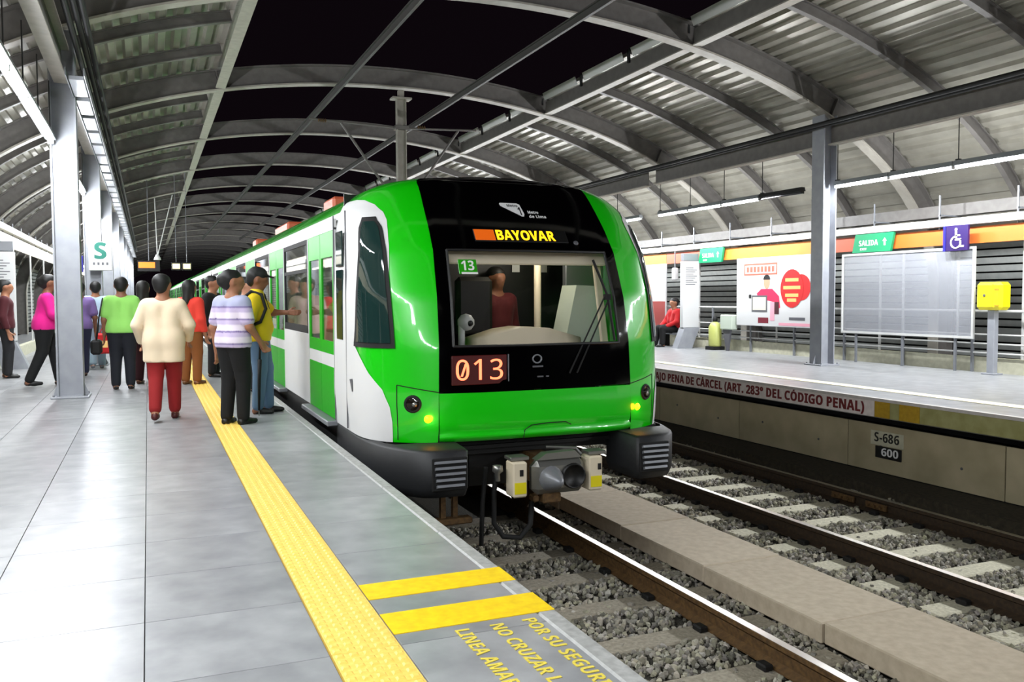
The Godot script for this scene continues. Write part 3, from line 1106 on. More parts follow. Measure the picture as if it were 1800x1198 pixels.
	var wo := part(wp, "windscreen", M.pane, t)
	var wi := mb()
	tube(wi, [face(0.58, 1.57, 0.03), face(0.66, 1.26, 0.03), face(0.69, 0.88, 0.03)], 0.011, 6)
	tube(wi, [face(0.63, 1.26, 0.035), face(0.24, 0.62, 0.035)], 0.007, 6)
	tube(wi, [face(0.66, 1.22, 0.035), face(0.31, 0.62, 0.035)], 0.007, 6)
	box(wi, face(0.655, 1.25, 0.03), Vector3(0.06, 0.05, 0.03))
	part(wi, "wiper", M.rubber, wo)
	var np := mb()
	var bt := tilt(1.5)
	bev(np, Vector3.ZERO, Vector3(0.16, 0.13, 0.008), 0.003, bt)
	var npo := part(np, "number_plate", coat(Color(0.16, 0.62, 0.08)), wo, face(-0.57, 1.50, 0.006))
	letters("13", 0.085, 0.11, M.ink_white, npo, "lettering", bt * Vector3(0, 0.008, 0.004), bt, 0.003)
	var nb := mb()
	bev(nb, bt * Vector3(0.01, -0.058, 0.006), Vector3(0.14, 0.018, 0.006), 0.002, bt)
	part(nb, "lettering", M.ink_white, npo)
	# destination display
	var b2 := tilt(1.77)
	var dp := mb()
	bev(dp, Vector3.ZERO, Vector3(0.86, 0.135, 0.012), 0.004, b2)
	var dpo := part(dp, "destination_display", M.black, mo, face(-0.035, 1.77, 0.008))
	var dl := mb()
	bev(dl, b2 * Vector3(-0.335, 0, 0.005), Vector3(0.18, 0.115, 0.008), 0.002, b2)
	part(dl, "led_field", M.led_amber_dim, dpo)
	letters("BAYOVAR", 0.105, 0.54, M.led_amber, dpo, "lettering", b2 * Vector3(0.035, 0, 0.006), b2, 0.004)
	var sn := mb(true)
	lathe(sn, [Vector2(0, 0.012), Vector2(0.018, 0.01), Vector2(0.024, 0)], 10, Transform3D(b2 * Basis(Vector3.RIGHT, PI / 2), face(0.47, 1.72, 0.006)))
	part(sn, "sensor", M.ink_grey, mo)
	# emblem: a white wedge with a figure 1 and two lines of small writing
	var b3 := tilt(2.02)
	var em := mb()
	prism(em, PackedVector2Array([Vector2(-0.105, 0.075), Vector2(-0.095, 0.085), Vector2(0.06, 0.085), Vector2(0.085, 0.07), Vector2(0.10, -0.05), Vector2(0.09, -0.078), Vector2(0.07, -0.078), Vector2(0.055, -0.065), Vector2(-0.10, 0.05)]), 0.003)
	var emo := part(em, "emblem", M.ink_white, mo, face(-0.03, 2.01, 0.006))
	emo.basis = b3
	letters("Metro", 0.030, 0.10, M.ink_black, emo, "lettering", Vector3(0.01, 0.052, 0.003), Basis(), 0.002)
	letters("1", 0.10, 0.025, M.ink_black, emo, "lettering", Vector3(0.067, -0.015, 0.003), Basis(), 0.002)
	letters("Metro", 0.034, 0.10, M.ink_white, mo, "lettering", face(0.16, 1.995, 0.007), b3, 0.002)
	letters("de Lima", 0.034, 0.16, M.ink_white, mo, "lettering", face(0.19, 1.955, 0.007), b3, 0.002)
	# running number
	var rn := mb()
	bev(rn, Vector3.ZERO, Vector3(0.47, 0.235, 0.012), 0.004)
	var rno := part(rn, "number_display", M.led_red_dim, mo, face(-0.545, 0.672, 0.008) + Vector3(0, 0, 0.004))
	letters("013", 0.165, 0.40, M.led_red, rno, "lettering", Vector3(0, 0, 0.007), Basis(), 0.004, "Droid Sans Mono", 400)
	letters("/", 0.10, 0.055, M.led_red, rno, "lettering", Vector3(-0.135, 0.0, 0.007), Basis(), 0.004)
	var rb := mb()
	bx(rb, 0.245, 0.252, -0.10, 0.12, 0, 0.012)
	part(rb, "frame", M.grey_metal, rno)
	# maker's ring and bar
	var mr := mb(true)
	var ring := []
	for i in 17:
		var a := TAU * i / 16.0
		ring.append(face(-0.04, 0.745, 0.008) + Vector3(cos(a) * 0.038, sin(a) * 0.033, 0))
	tube(mr, ring, 0.007, 6)
	part(mr, "emblem", M.grey_metal, mo)
	var mbar := mb()
	bev(mbar, face(-0.035, 0.683, 0.008), Vector3(0.095, 0.014, 0.004), 0.001)
	bev(mbar, face(-0.015, 0.60, 0.008), Vector3(0.055, 0.012, 0.004), 0.001)
	bev(mbar, face(0.05, 0.60, 0.008), Vector3(0.025, 0.012, 0.004), 0.001)
	part(mbar, "lettering", M.ink_grey, mo)
	build_cab(t)
	build_skirt(t)
	build_cars(t)


func build_cab(t: Node3D) -> void:
	# what shows behind the windscreen
	var st := mb()
	bx(st, TX - 1.3, TX + 1.3, 0.0, 2.2, -8.02, -8.0)
	bx(st, TX - 1.3, TX + 1.3, 0.0, 0.03, -8.0, -6.7)
	part(st, "cab_bulkhead", M.black, t)
	st = mb()
	bev(st, Vector3(TX, 1.60, -6.90), Vector3(1.60, 0.15, 0.03), 0.01, Basis(Vector3.RIGHT, -0.30))
	part(st, "sun_visor", sm(Color(0.93, 0.88, 0.78), 0.5), t)
	st = mb()
	bx(st, TX - 1.25, TX + 1.25, 1.80, 1.84, -8.0, -7.15)
	part(st, "cab_ceiling", M.interior, t)
	st = mb(true)
	prism(st, PackedVector2Array([Vector2(-0.46, 0.70), Vector2(0.55, 0.70), Vector2(0.52, 0.90), Vector2(0.32, 0.955), Vector2(0.22, 0.985), Vector2(0.0, 0.995), Vector2(-0.16, 0.975), Vector2(-0.30, 0.935), Vector2(-0.42, 0.90)]), 0.40, Transform3D(Basis(), Vector3(TX, 0, -7.22)))
	part(st, "dashboard", M.cream, t)
	st = mb()
	bx(st, TX - 0.78, TX + 0.78, 0.55, 0.84, -7.1, -6.72)
	part(st, "dashboard_base", M.dark, t)
	st = mb()
	prism(st, PackedVector2Array([Vector2(0.50, 0.70), Vector2(0.94, 0.70), Vector2(0.90, 1.35), Vector2(0.65, 1.36)]), 0.30, Transform3D(Basis(), Vector3(TX, 0, -7.45)))
	part(st, "cabinet", M.cabinet, t)
	st = mb()
	bev(st, Vector3(TX + 1.0, 1.45, -7.7), Vector3(0.42, 0.36, 0.08), 0.01)
	part(st, "wall_panel", M.grey_metal, t)
	st = mb(true)
	tube(st, [Vector3(TX + 0.46, 0.03, -7.6), Vector3(TX + 0.46, 1.85, -7.6)], 0.035, 10)
	part(st, "pole", M.cream, t)
	st = mb()
	bev(st, Vector3(TX - 0.21, 1.16, -7.55), Vector3(0.36, 0.56, 0.10), 0.04)
	bev(st, Vector3(TX - 0.21, 0.62, -7.40), Vector3(0.42, 0.12, 0.42), 0.04)
	bx(st, TX - 0.26, TX - 0.16, 0.03, 0.56, -7.45, -7.35)
	part(st, "driver_seat", M.black, t)
	# lamp added on the cab ceiling to brighten what shows behind the windscreen
	st = mb(true)
	lathe(st, [Vector2(0, -0.035), Vector2(0.06, -0.028), Vector2(0.09, 0.0)], 14, Transform3D(Basis(), Vector3(TX + 0.25, 1.80, -7.35)))
	part(st, "added_cab_lamp", M.car_light, t)
	var dl := OmniLight3D.new()
	dl.name = "added_cab_glow"
	dl.light_energy = 0.11
	dl.light_color = Color(1.0, 0.97, 0.9)
	dl.light_size = 0.06
	dl.omni_range = 40.0
	dl.omni_attenuation = 2.0
	dl.shadow_enabled = true
	t.add_child(dl, true)
	dl.position = Vector3(TX + 0.25, 1.72, -7.35)
	# a white ball-shaped camera on a stalk
	st = mb(true)
	lathe(st, [Vector2(0, -0.075), Vector2(0.045, -0.06), Vector2(0.072, -0.02), Vector2(0.072, 0.02), Vector2(0.045, 0.06), Vector2(0, 0.075)], 14, Transform3D(Basis(), Vector3(TX - 0.50, 1.04, -6.95)))
	tube(st, [Vector3(TX - 0.54, 0.80, -6.95), Vector3(TX - 0.54, 1.02, -6.95)], 0.03, 8)
	var bo := part(st, "ball_camera", M.white_metal, t)
	st = mb(true)
	lathe(st, [Vector2(0, 0.078), Vector2(0.024, 0.074), Vector2(0.03, 0.06)], 10, Transform3D(Basis(Quaternion(Vector3.UP, Vector3(0.25, -0.1, 0.95).normalized())), Vector3(TX - 0.50, 1.04, -6.95)))
	part(st, "lens", M.black, bo)
	# window posts seen through the screen
	st = mb()
	bev(st, Vector3(TX - 0.74, 1.22, -6.98), Vector3(0.05, 0.80, 0.04), 0.008)
	bev(st, Vector3(TX + 0.80, 1.22, -6.98), Vector3(0.07, 0.80, 0.04), 0.008, Basis(Vector3.BACK, 0.12))
	part(st, "window_post", M.cream, t)
	# small papers and instruments on the bulkhead
	st = mb()
	bx(st, TX + 0.36, TX + 0.44, 1.50, 1.62, -7.99, -7.985)
	bx(st, TX + 0.60, TX + 0.74, 1.50, 1.64, -7.99, -7.985)
	bx(st, TX - 0.10, TX - 0.07, 1.48, 1.60, -7.99, -7.985)
	part(st, "notice", M.ad_white, t)


func build_skirt(t: Node3D) -> void:
	# dark bumper skirts wrapped round the lower corners, with louvred fronts
	for side in [-1.0, 1.0]:
		var plan := [Vector2(1.385, -8.05), Vector2(1.385, -7.2), Vector2(1.37, -6.95), Vector2(1.33, -6.72), Vector2(1.26, -6.52), Vector2(1.17, -6.36), Vector2(1.09, -6.27), Vector2(1.0, -6.235), Vector2(0.77, -6.22), Vector2(0.74, -6.25), Vector2(0.74, -6.75)]
		var rows := []
		for e in [[0.095, -0.035], [0.075, 0.0], [-0.20, 0.0], [-0.27, -0.03], [-0.28, -0.10]]:
			var r := []
			for p in plan:
				var c := Vector2(1.0, -6.75)
				var q: Vector2 = p + (p - c).normalized() * e[1] if e[1] != 0.0 else p
				r.append(Vector3(TX + side * q.x, e[0], q.y))
			rows.append(r)
		var st := mb(true)
		loft(st, rows, Vector3.ZERO, Vector3(TX + side * 0.95, -0.08, -6.9))
		# top shelf back to the green skin
		var inner := []
		for k in plan.size():
			inner.append(Vector3(TX + side * minf(absf(rows[0][k].x - TX) - 0.02, 1.3), 0.10, minf(rows[0][k].z, -6.62)))
		loft(st, [rows[0], inner], Vector3.UP)
		var so := part(st, "bumper_skirt", M.skirt, t)
		var g := mb()
		bev(g, Vector3(TX + side * 0.90, -0.085, -6.215), Vector3(0.28, 0.25, 0.02), 0.006)
		part(g, "grille_frame", M.rubber, so)
		for i in 5:
			var sl := mb()
			box(sl, Vector3(TX + side * 0.90, 0.008 - 0.045 * i, -6.195), Vector3(0.25 - 0.008 * i, 0.020, 0.035), Basis(Vector3.RIGHT, -0.35))
			part(sl, "slat", M.grey_metal, so)
		if side > 0.0:
			continue
		var h := mb()
		bx(h, TX + side * 0.84, TX + side * 0.88, -0.5, -0.26, -6.55, -6.5)
		bx(h, TX + side * 0.74, TX + side * 0.78, -0.5, -0.26, -6.55, -6.5)
		bev(h, Vector3(TX + side * 0.80, -0.52, -6.5), Vector3(0.34, 0.05, 0.10), 0.01)
		part(h, "guard_bracket", M.rail_side, so)
		var bt := mb()
		lathe(bt, [Vector2(0, 0.012), Vector2(0.018, 0.01), Vector2(0.02, 0.0)], 8, Transform3D(Basis(Vector3.BACK, -side * PI / 2), Vector3(TX + side * 1.385, -0.12, -7.25)))
		part(bt, "bolt", M.bare, so)
	# coupler
	var cx := TX + 0.04
	var st := mb()
	bev(st, Vector3(cx, -0.185, -6.30), Vector3(0.47, 0.28, 0.14), 0.05)
	prism(st, PackedVector2Array([Vector2(-0.20, 0.14), Vector2(0.20, 0.14), Vector2(0.14, 0.20), Vector2(-0.12, 0.19)]), 0.10, Transform3D(Basis(), Vector3(cx, -0.185, -6.35)))
	var co := part(st, "coupler", M.bare, t)
	st = mb(true)
	lathe(st, [Vector2(0, 0.19), Vector2(0.025, 0.185), Vector2(0.045, 0.15), Vector2(0.085, 0.06), Vector2(0.105, 0.0)], 16, Transform3D(Basis(Vector3.RIGHT, PI / 2), Vector3(cx - 0.085, -0.195, -6.235)))
	part(st, "coupler_cone", M.grey_metal, co)
	st = mb(true)
	lathe(st, [Vector2(0.0, 0.002), Vector2(0.085, 0.004), Vector2(0.09, 0.02), Vector2(0.10, 0.022), Vector2(0.105, 0.0)], 18, Transform3D(Basis(Vector3.RIGHT, PI / 2), Vector3(cx + 0.11, -0.185, -6.222)))
	part(st, "coupler_cup", M.black, co)
	st = mb()
	bx(st, cx - 0.08, cx + 0.08, -0.30, -0.06, -7.2, -6.36)
	bev(st, Vector3(cx - 0.06, -0.36, -6.32), Vector3(0.16, 0.08, 0.12), 0.01)
	bev(st, Vector3(cx - 0.19, -0.36, -6.33), Vector3(0.05, 0.05, 0.10), 0.01)
	part(st, "drawbar", M.rail_side, co)
	for s in [-1, 1]:
		var b := mb()
		bev(b, Vector3(cx + s * 0.345 - (0.035 if s > 0 else 0.015), -0.18, -6.29), Vector3(0.12, 0.28, 0.16), 0.012)
		var eo := part(b, "electric_head", M.cream, co)
		var y := mb()
		bx(y, cx + s * 0.345 - 0.05 - (0.035 if s > 0 else 0.015), cx + s * 0.345 + 0.05 - (0.035 if s > 0 else 0.015), -0.29, -0.20, -6.209, -6.206)
		part(y, "sticker", M.yellow_box, eo)
		var k := mb()
		bx(k, cx + s * 0.345 - 0.02, cx + s * 0.345 + 0.01, -0.15, -0.10, -6.209, -6.206)
		part(k, "sticker", M.ink_black, eo)
		var w := mb()
		bev(w, Vector3(cx + s * 0.345, -0.02, -6.32), Vector3(0.16, 0.03, 0.14), 0.006)
		part(w, "lid", M.bare, eo)
	st = mb()
	tube(st, [Vector3(cx - 0.05, 0.03, -6.40), Vector3(cx + 0.18, 0.02, -6.32), Vector3(cx + 0.22, -0.03, -6.30)], 0.012, 6)
	part(st, "release_handle", M.bare, co)
	# hoses and cocks
	st = mb(true)
	tube(st, [Vector3(TX - 0.42, -0.12, -6.45), Vector3(TX - 0.46, -0.30, -6.42), Vector3(TX - 0.47, -0.55, -6.40), Vector3(TX - 0.40, -0.66, -6.38), Vector3(TX - 0.26, -0.68, -6.36), Vector3(TX - 0.17, -0.58, -6.36), Vector3(TX - 0.15, -0.40, -6.38)], 0.022, 8)
	tube(st, [Vector3(TX - 0.52, -0.10, -6.45), Vector3(TX - 0.56, -0.40, -6.42), Vector3(TX - 0.58, -0.72, -6.40)], 0.02, 8)
	part(st, "brake_hose", M.rubber, t)
	st = mb(true)
	lathe(st, [Vector2(0, 0.05), Vector2(0.04, 0.045), Vector2(0.045, 0.0), Vector2(0.02, -0.02), Vector2(0.02, -0.08)], 10, Transform3D(Basis(), Vector3(TX - 0.46, -0.12, -6.34)))
	part(st, "brake_cock", M.bare, t)
	# underframe, bogie frame and wheels in the dark below
	st = mb()
	bx(st, TX - 1.25, TX + 1.25, -0.05, 0.10, -23.9, -6.75)
	bx(st, TX - 0.5, TX + 0.5, -0.35, -0.05, -7.6, -6.9)
	bx(st, TX - 1.15, TX + 1.15, -0.75, -0.05, -23.9, -13.0)
	part(st, "underframe", M.black, t)
	for z in [-8.6, -10.6]:
		for s in [-1, 1]:
			var w := mb(true)
			lathe(w, [Vector2(0.10, 0.07), Vector2(0.36, 0.05), Vector2(0.41, 0.065), Vector2(0.42, -0.05), Vector2(0.45, -0.065), Vector2(0.10, -0.07)], 24, Transform3D(Basis(Vector3.BACK, -s * PI / 2), Vector3(TX + s * 0.75, RAIL + 0.42, z)))
			part(w, "wheel", M.rail_side, t)
	st = mb()
	for s in [-1, 1]:
		bev(st, Vector3(TX + s * 0.95, -0.55, -9.6), Vector3(0.14, 0.20, 3.0), 0.03)
	part(st, "bogie_frame", M.black, t)


func build_cars(t: Node3D) -> void:
	# the cars: door bays 1.4 m wide every 3.2 m with windows between; the first car in full, the rest the same way
	var xl := TX - 1.395
	var xr := TX + 1.395
	# roof swept along the whole car
	var prof := []
	for y in [1.97, 2.04, 2.10, 2.15, 2.19, 2.23, 2.27, 2.31, 2.34]:
		prof.append(Vector2(lut(HW, y), y))
	prof.append(Vector2(0.0, 2.35))
	for car in 4:
		var za := ZEND - 16.4 * car - (0.0 if car == 0 else 0.35)
		var zb := ZEND - 16.4 * (car + 1)
		for side in [-1.0, 1.0]:
			var st := mb(true)
			var r0 := []
			var r1 := []
			for p in prof:
				r0.append(Vector3(TX + side * p.x, p.y, za))
				r1.append(Vector3(TX + side * p.x, p.y, zb))
			loft(st, [r0.slice(1), r1.slice(1)], Vector3.UP)
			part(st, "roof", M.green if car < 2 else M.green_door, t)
			st = mb()
			loft(st, [[r0[0], r0[1]], [r1[0], r1[1]]], Vector3(side, 0.2, 0))
			var fr: float = TX + side * 1.395
			bx(st, minf(fr, fr - side * 0.03), maxf(fr, fr - side * 0.03), 1.88, 1.98, zb, za)
			part(st, "frieze", M.body_white, t)
		# far side: plain white wall with a dark window band
		var fs := mb()
		bx(fs, xr - 0.03, xr, 0.12, 0.90, zb, za)
		bx(fs, xr - 0.03, xr, 1.80, 1.90, zb, za)
		part(fs, "side_wall", M.body_white, t)
		var fw := mb()
		bx(fw, xr - 0.02, xr - 0.01, 0.90, 1.80, zb, za)
		part(fw, "window_band", M.cab_glass, t)
		# floor, ceiling, lit ceiling strip, gangway ends
		var inn := mb()
		bx(inn, xl + 0.05, xr - 0.05, 0.10, 0.14, zb, za)
		part(inn, "car_floor", M.grey_metal, t)
		inn = mb()
		bx(inn, xl + 0.06, xr - 0.06, 1.93, 1.95, zb, za)
		part(inn, "car_ceiling", M.interior, t)
		inn = mb()
		bx(inn, xl + 0.1, xr - 0.1, 0.14, 1.93, zb + 0.02, zb + 0.05)
		bx(inn, xr - 0.10, xr - 0.06, 0.14, 1.05, zb, za)
		bx(inn, xr - 0.10, xr - 0.06, 1.65, 1.93, zb, za)
		part(inn, "inner_wall", M.interior, t)
		if car < 2:
			for q in [-0.55, 0.55]:
				var ls := mb()
				bx(ls, TX + q - 0.07, TX + q + 0.07, 1.915, 1.93, zb + 0.5, za - 0.4)
				part(ls, "ceiling_light", M.car_light, t)
				var al := AreaLight3D.new()
				al.name = "car_light"
				al.area_size = Vector2(0.14, 15.2)
				al.light_energy = 1.6
				al.light_color = Color(1.0, 0.98, 0.92)
				al.area_range = 60.0
				al.shadow_enabled = true
				t.add_child(al, true)
				al.transform = Transform3D(Basis(Vector3.RIGHT, -PI / 2), Vector3(TX + q, 1.91, (za + zb) / 2.0))
			for i in 4:
				var z := za - 2.4 - 3.2 * i
				var s := mb()
				bev(s, Vector3(xr - 0.32, 0.50, z), Vector3(0.42, 0.07, 1.5), 0.02)
				bev(s, Vector3(xr - 0.15, 0.80, z), Vector3(0.06, 0.55, 1.5), 0.02)
				part(s, "bench", M.seat, t)
				var pl := mb(true)
				tube(pl, [Vector3(TX, 0.14, z + 0.8), Vector3(TX, 1.93, z + 0.8)], 0.018, 8)
				part(pl, "grab_pole", M.bare, t)
		# near side, bay by bay
		var z := za
		if car == 0:
			# the panel with the narrow cab-door window, ahead of the first passenger door
			z = -8.05
		var door_mesh := door_leaf()
		var first := true
		while z - 1.4 > zb:
			if first and car > 0:
				wall_bay(t, xl, z, z - 1.5, car)
				z -= 1.5
			first = false
			# door
			if z - 1.45 < zb:
				wall_bay(t, xl, z, zb, car)
				z = zb
				break
			for l in 2:
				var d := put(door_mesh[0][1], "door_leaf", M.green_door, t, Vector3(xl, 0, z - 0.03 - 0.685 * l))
				for q in range(1, door_mesh.size()):
					put(door_mesh[q][1], door_mesh[q][0], door_mesh[q][2], d)
			var fr := mb()
			bx(fr, xl, xl + 0.03, 0.12, 1.90, z - 0.025, z)
			bx(fr, xl, xl + 0.03, 0.12, 1.90, z - 1.40 - 0.025, z - 1.40)
			part(fr, "door_post", M.body_white, t)
			var th := mb()
			bev(th, Vector3(xl - 0.02, 0.09, z - 0.71), Vector3(0.13, 0.05, 1.46), 0.008)
			part(th, "threshold", M.grey_metal, t)
			z -= 1.425
			var ze := maxf(z - 1.775, zb)
			wall_bay(t, xl, z, ze, car)
			z = ze
		if z > zb + 0.01:
			wall_bay(t, xl, z, zb, car, false)
		# black sill line and shadow gap under the wall
		var sk := mb()
		bx(sk, xl + 0.02, xl + 0.08, -0.30, 0.12, zb, za)
		part(sk, "sole_bar", M.black, t)
	# the narrow window beside the cab
	for w in [[0.88, 1.50], [1.53, 1.84]]:
		var st := mb()
		bev(st, Vector3(TX - 1.402, (w[0] + w[1]) / 2.0, -7.76), Vector3(0.012, w[1] - w[0], 0.26), 0.004)
		part(st, "cab_door_window", M.cab_glass, t)
	for z in [-7.50, -8.02]:
		var st := mb()
		bx(st, TX - 1.406, TX - 1.395, 0.12, 2.0, z - 0.006, z + 0.006)
		part(st, "door_joint", M.ink_grey, t)
	# small emblem on the white cab side, aerial pods and pantograph box on the roof
	var e := mb()
	prism(e, PackedVector2Array([Vector2(-0.06, 0.04), Vector2(0.04, 0.05), Vector2(0.05, -0.05), Vector2(0.03, -0.06)]), 0.002, Transform3D(Basis(Vector3.UP, -PI / 2), Vector3(TX - 1.408, 0.52, -7.30)))
	part(e, "emblem", M.ink_grey, t)
	var bp := mb()
	for q in [[-10.2, 0.6], [-13.8, 1.4], [-18.0, 0.6]]:
		bev(bp, Vector3(TX - 0.72, 2.36, q[0] - q[1] / 2), Vector3(0.5, 0.15, q[1]), 0.03)
	part(bp, "roof_box", M.salmon, t)


func wall_bay(t: Node3D, xl: float, z0: float, z1: float, car: int, window := true) -> void:
	var w := z0 - z1
	var st := mb()
	bev(st, Vector3(xl + 0.015, 0.495, (z0 + z1) / 2), Vector3(0.03, 0.75, w - 0.006), 0.003)
	part(st, "wall_panel", M.body_white, t)
	if not window or w < 0.5:
		st = mb()
		bev(st, Vector3(xl + 0.015, 1.385, (z0 + z1) / 2), Vector3(0.03, 1.02, w - 0.006), 0.003)
		part(st, "wall_panel", M.body_white, t)
		return
	var f := mb()
	bx(f, xl + 0.002, xl + 0.028, 0.87, 0.95, z1, z0)
	bx(f, xl + 0.002, xl + 0.028, 1.83, 1.90, z1, z0)
	bx(f, xl + 0.002, xl + 0.028, 0.95, 1.83, z0 - 0.07, z0)
	bx(f, xl + 0.002, xl + 0.028, 0.95, 1.83, z1, z1 + 0.07)
	if w > 1.0:
		bx(f, xl + 0.002, xl + 0.028, 1.53, 1.57, z1 + 0.07, z0 - 0.07)
	var fo := part(f, "window", M.rubber, t)
	var p := mb()
	bx(p, xl + 0.012, xl + 0.018, 0.95, 1.83, z1 + 0.07, z0 - 0.07)
	part(p, "pane", M.pane_side if car < 2 else M.cab_glass, fo)


func door_leaf() -> Array:
	# one leaf 0.68 m wide, hung from its forward edge: green skin with an opening, white stripe, pane, seal
	var g := mb()
	bx(g, 0.004, 0.034, 1.64, 1.90, -0.675, 0)
	bx(g, 0.004, 0.034, 0.72, 0.84, -0.675, 0)
	bx(g, 0.004, 0.034, 0.12, 0.60, -0.675, 0)
	bx(g, 0.004, 0.034, 0.84, 1.64, -0.06, 0)
	bx(g, 0.004, 0.034, 0.84, 1.64, -0.675, -0.615)
	var s := mb()
	bx(s, 0.003, 0.034, 0.601, 0.719, -0.675, 0)
	var p := mb()
	bx(p, 0.014, 0.020, 0.84, 1.64, -0.615, -0.06)
	var r := mb()
	bx(r, 0.006, 0.036, 0.12, 1.90, -0.684, -0.676)
	return [["door", fin(g)], ["stripe", fin(s), M.body_white], ["pane", fin(p), M.pane_side], ["seal", fin(r), M.rubber]]


# ---------------------------------------------------------------- lamps
func tube_light(x: float, z: float, lit: bool, power: float, label: String, group: String, hang: float) -> void:
	# a hanging batten 1.25 m long: channel, bare tube, end caps, two rods
	var t := base("tube_light", Vector3(x, 3.20, z), label, "light", group)
	put(M.mesh_channel, "housing", M.housing if lit else M.dark, t)
	put(M.mesh_tube, "tube", M.tube_on if lit else M.tube_off, t)
	for s2 in [-0.598, 0.598]:
		put(M.mesh_caps, "end_cap", M.white_metal if lit else M.dark, t, Vector3(0, 0, s2))
	var r := mb()
	tube(r, [Vector3(0, 0.10, -0.56), Vector3(0, hang - 3.20, -0.56)], 0.008, 5)
	bx(r, -0.03, 0.03, 0.075, 0.11, -0.59, -0.53)
	part(r, "hanger", M.cable, t)
	if not lit:
		return
	var l := AreaLight3D.new()
	l.name = "tube_glow"
	l.area_size = Vector2(0.10, 1.16)
	l.light_energy = 1.8 * power
	l.light_color = Color(0.97, 0.985, 1.0)
	l.area_range = 80.0
	l.shadow_enabled = true
	t.add_child(l, true)
	l.transform = Transform3D(Basis(Vector3.RIGHT, -PI / 2), Vector3(0, -0.045, 0))
	# a bare tube also shines sideways and up past its channel
	var s := OmniLight3D.new()
	s.name = "tube_side_glow"
	s.light_energy = 0.9 * power
	s.light_color = Color(0.97, 0.985, 1.0)
	s.light_size = 0.06
	s.omni_range = 80.0
	s.omni_attenuation = 2.0
	s.shadow_enabled = true
	t.add_child(s, true)
	s.position = Vector3(0, -0.11, 0)


func build_lamps() -> void:
	var st := mb()
	prism(st, PackedVector2Array([Vector2(-0.06, 0.0), Vector2(0.06, 0.0), Vector2(0.04, 0.075), Vector2(-0.04, 0.075)]), 1.22, Transform3D(Basis(), Vector3(0, 0.01, -0.61)))
	M.mesh_channel = fin(st)
	st = mb(true)
	tube(st, [Vector3(0, -0.012, -0.595), Vector3(0, -0.012, 0.595)], 0.026, 10)
	M.mesh_tube = fin(st)
	st = mb()
	bev(st, Vector3(0, -0.008, 0), Vector3(0.07, 0.06, 0.022), 0.006)
	M.mesh_caps = fin(st)
	for k in range(-4, 11):
		for j in 4:
			var z := Z0 - BAY * k - 0.60 - 0.625 - 1.25 * j
			if z < -70.0 or z > 9.0:
				continue
			var dead := k == 0 and j == 0
			tube_light(11.34, z, not dead, 1.45, "dark unlit fluorescent tube hanging beside the pillar of the poster" if dead else "glowing fluorescent tube hung on rods over the boards' platform", "tubes over the boards' platform", 3.92)
			tube_light(-1.06, z, true, 1.0, "glowing fluorescent tube hung over the waiting crowd", "tubes over the crowd", 3.92)


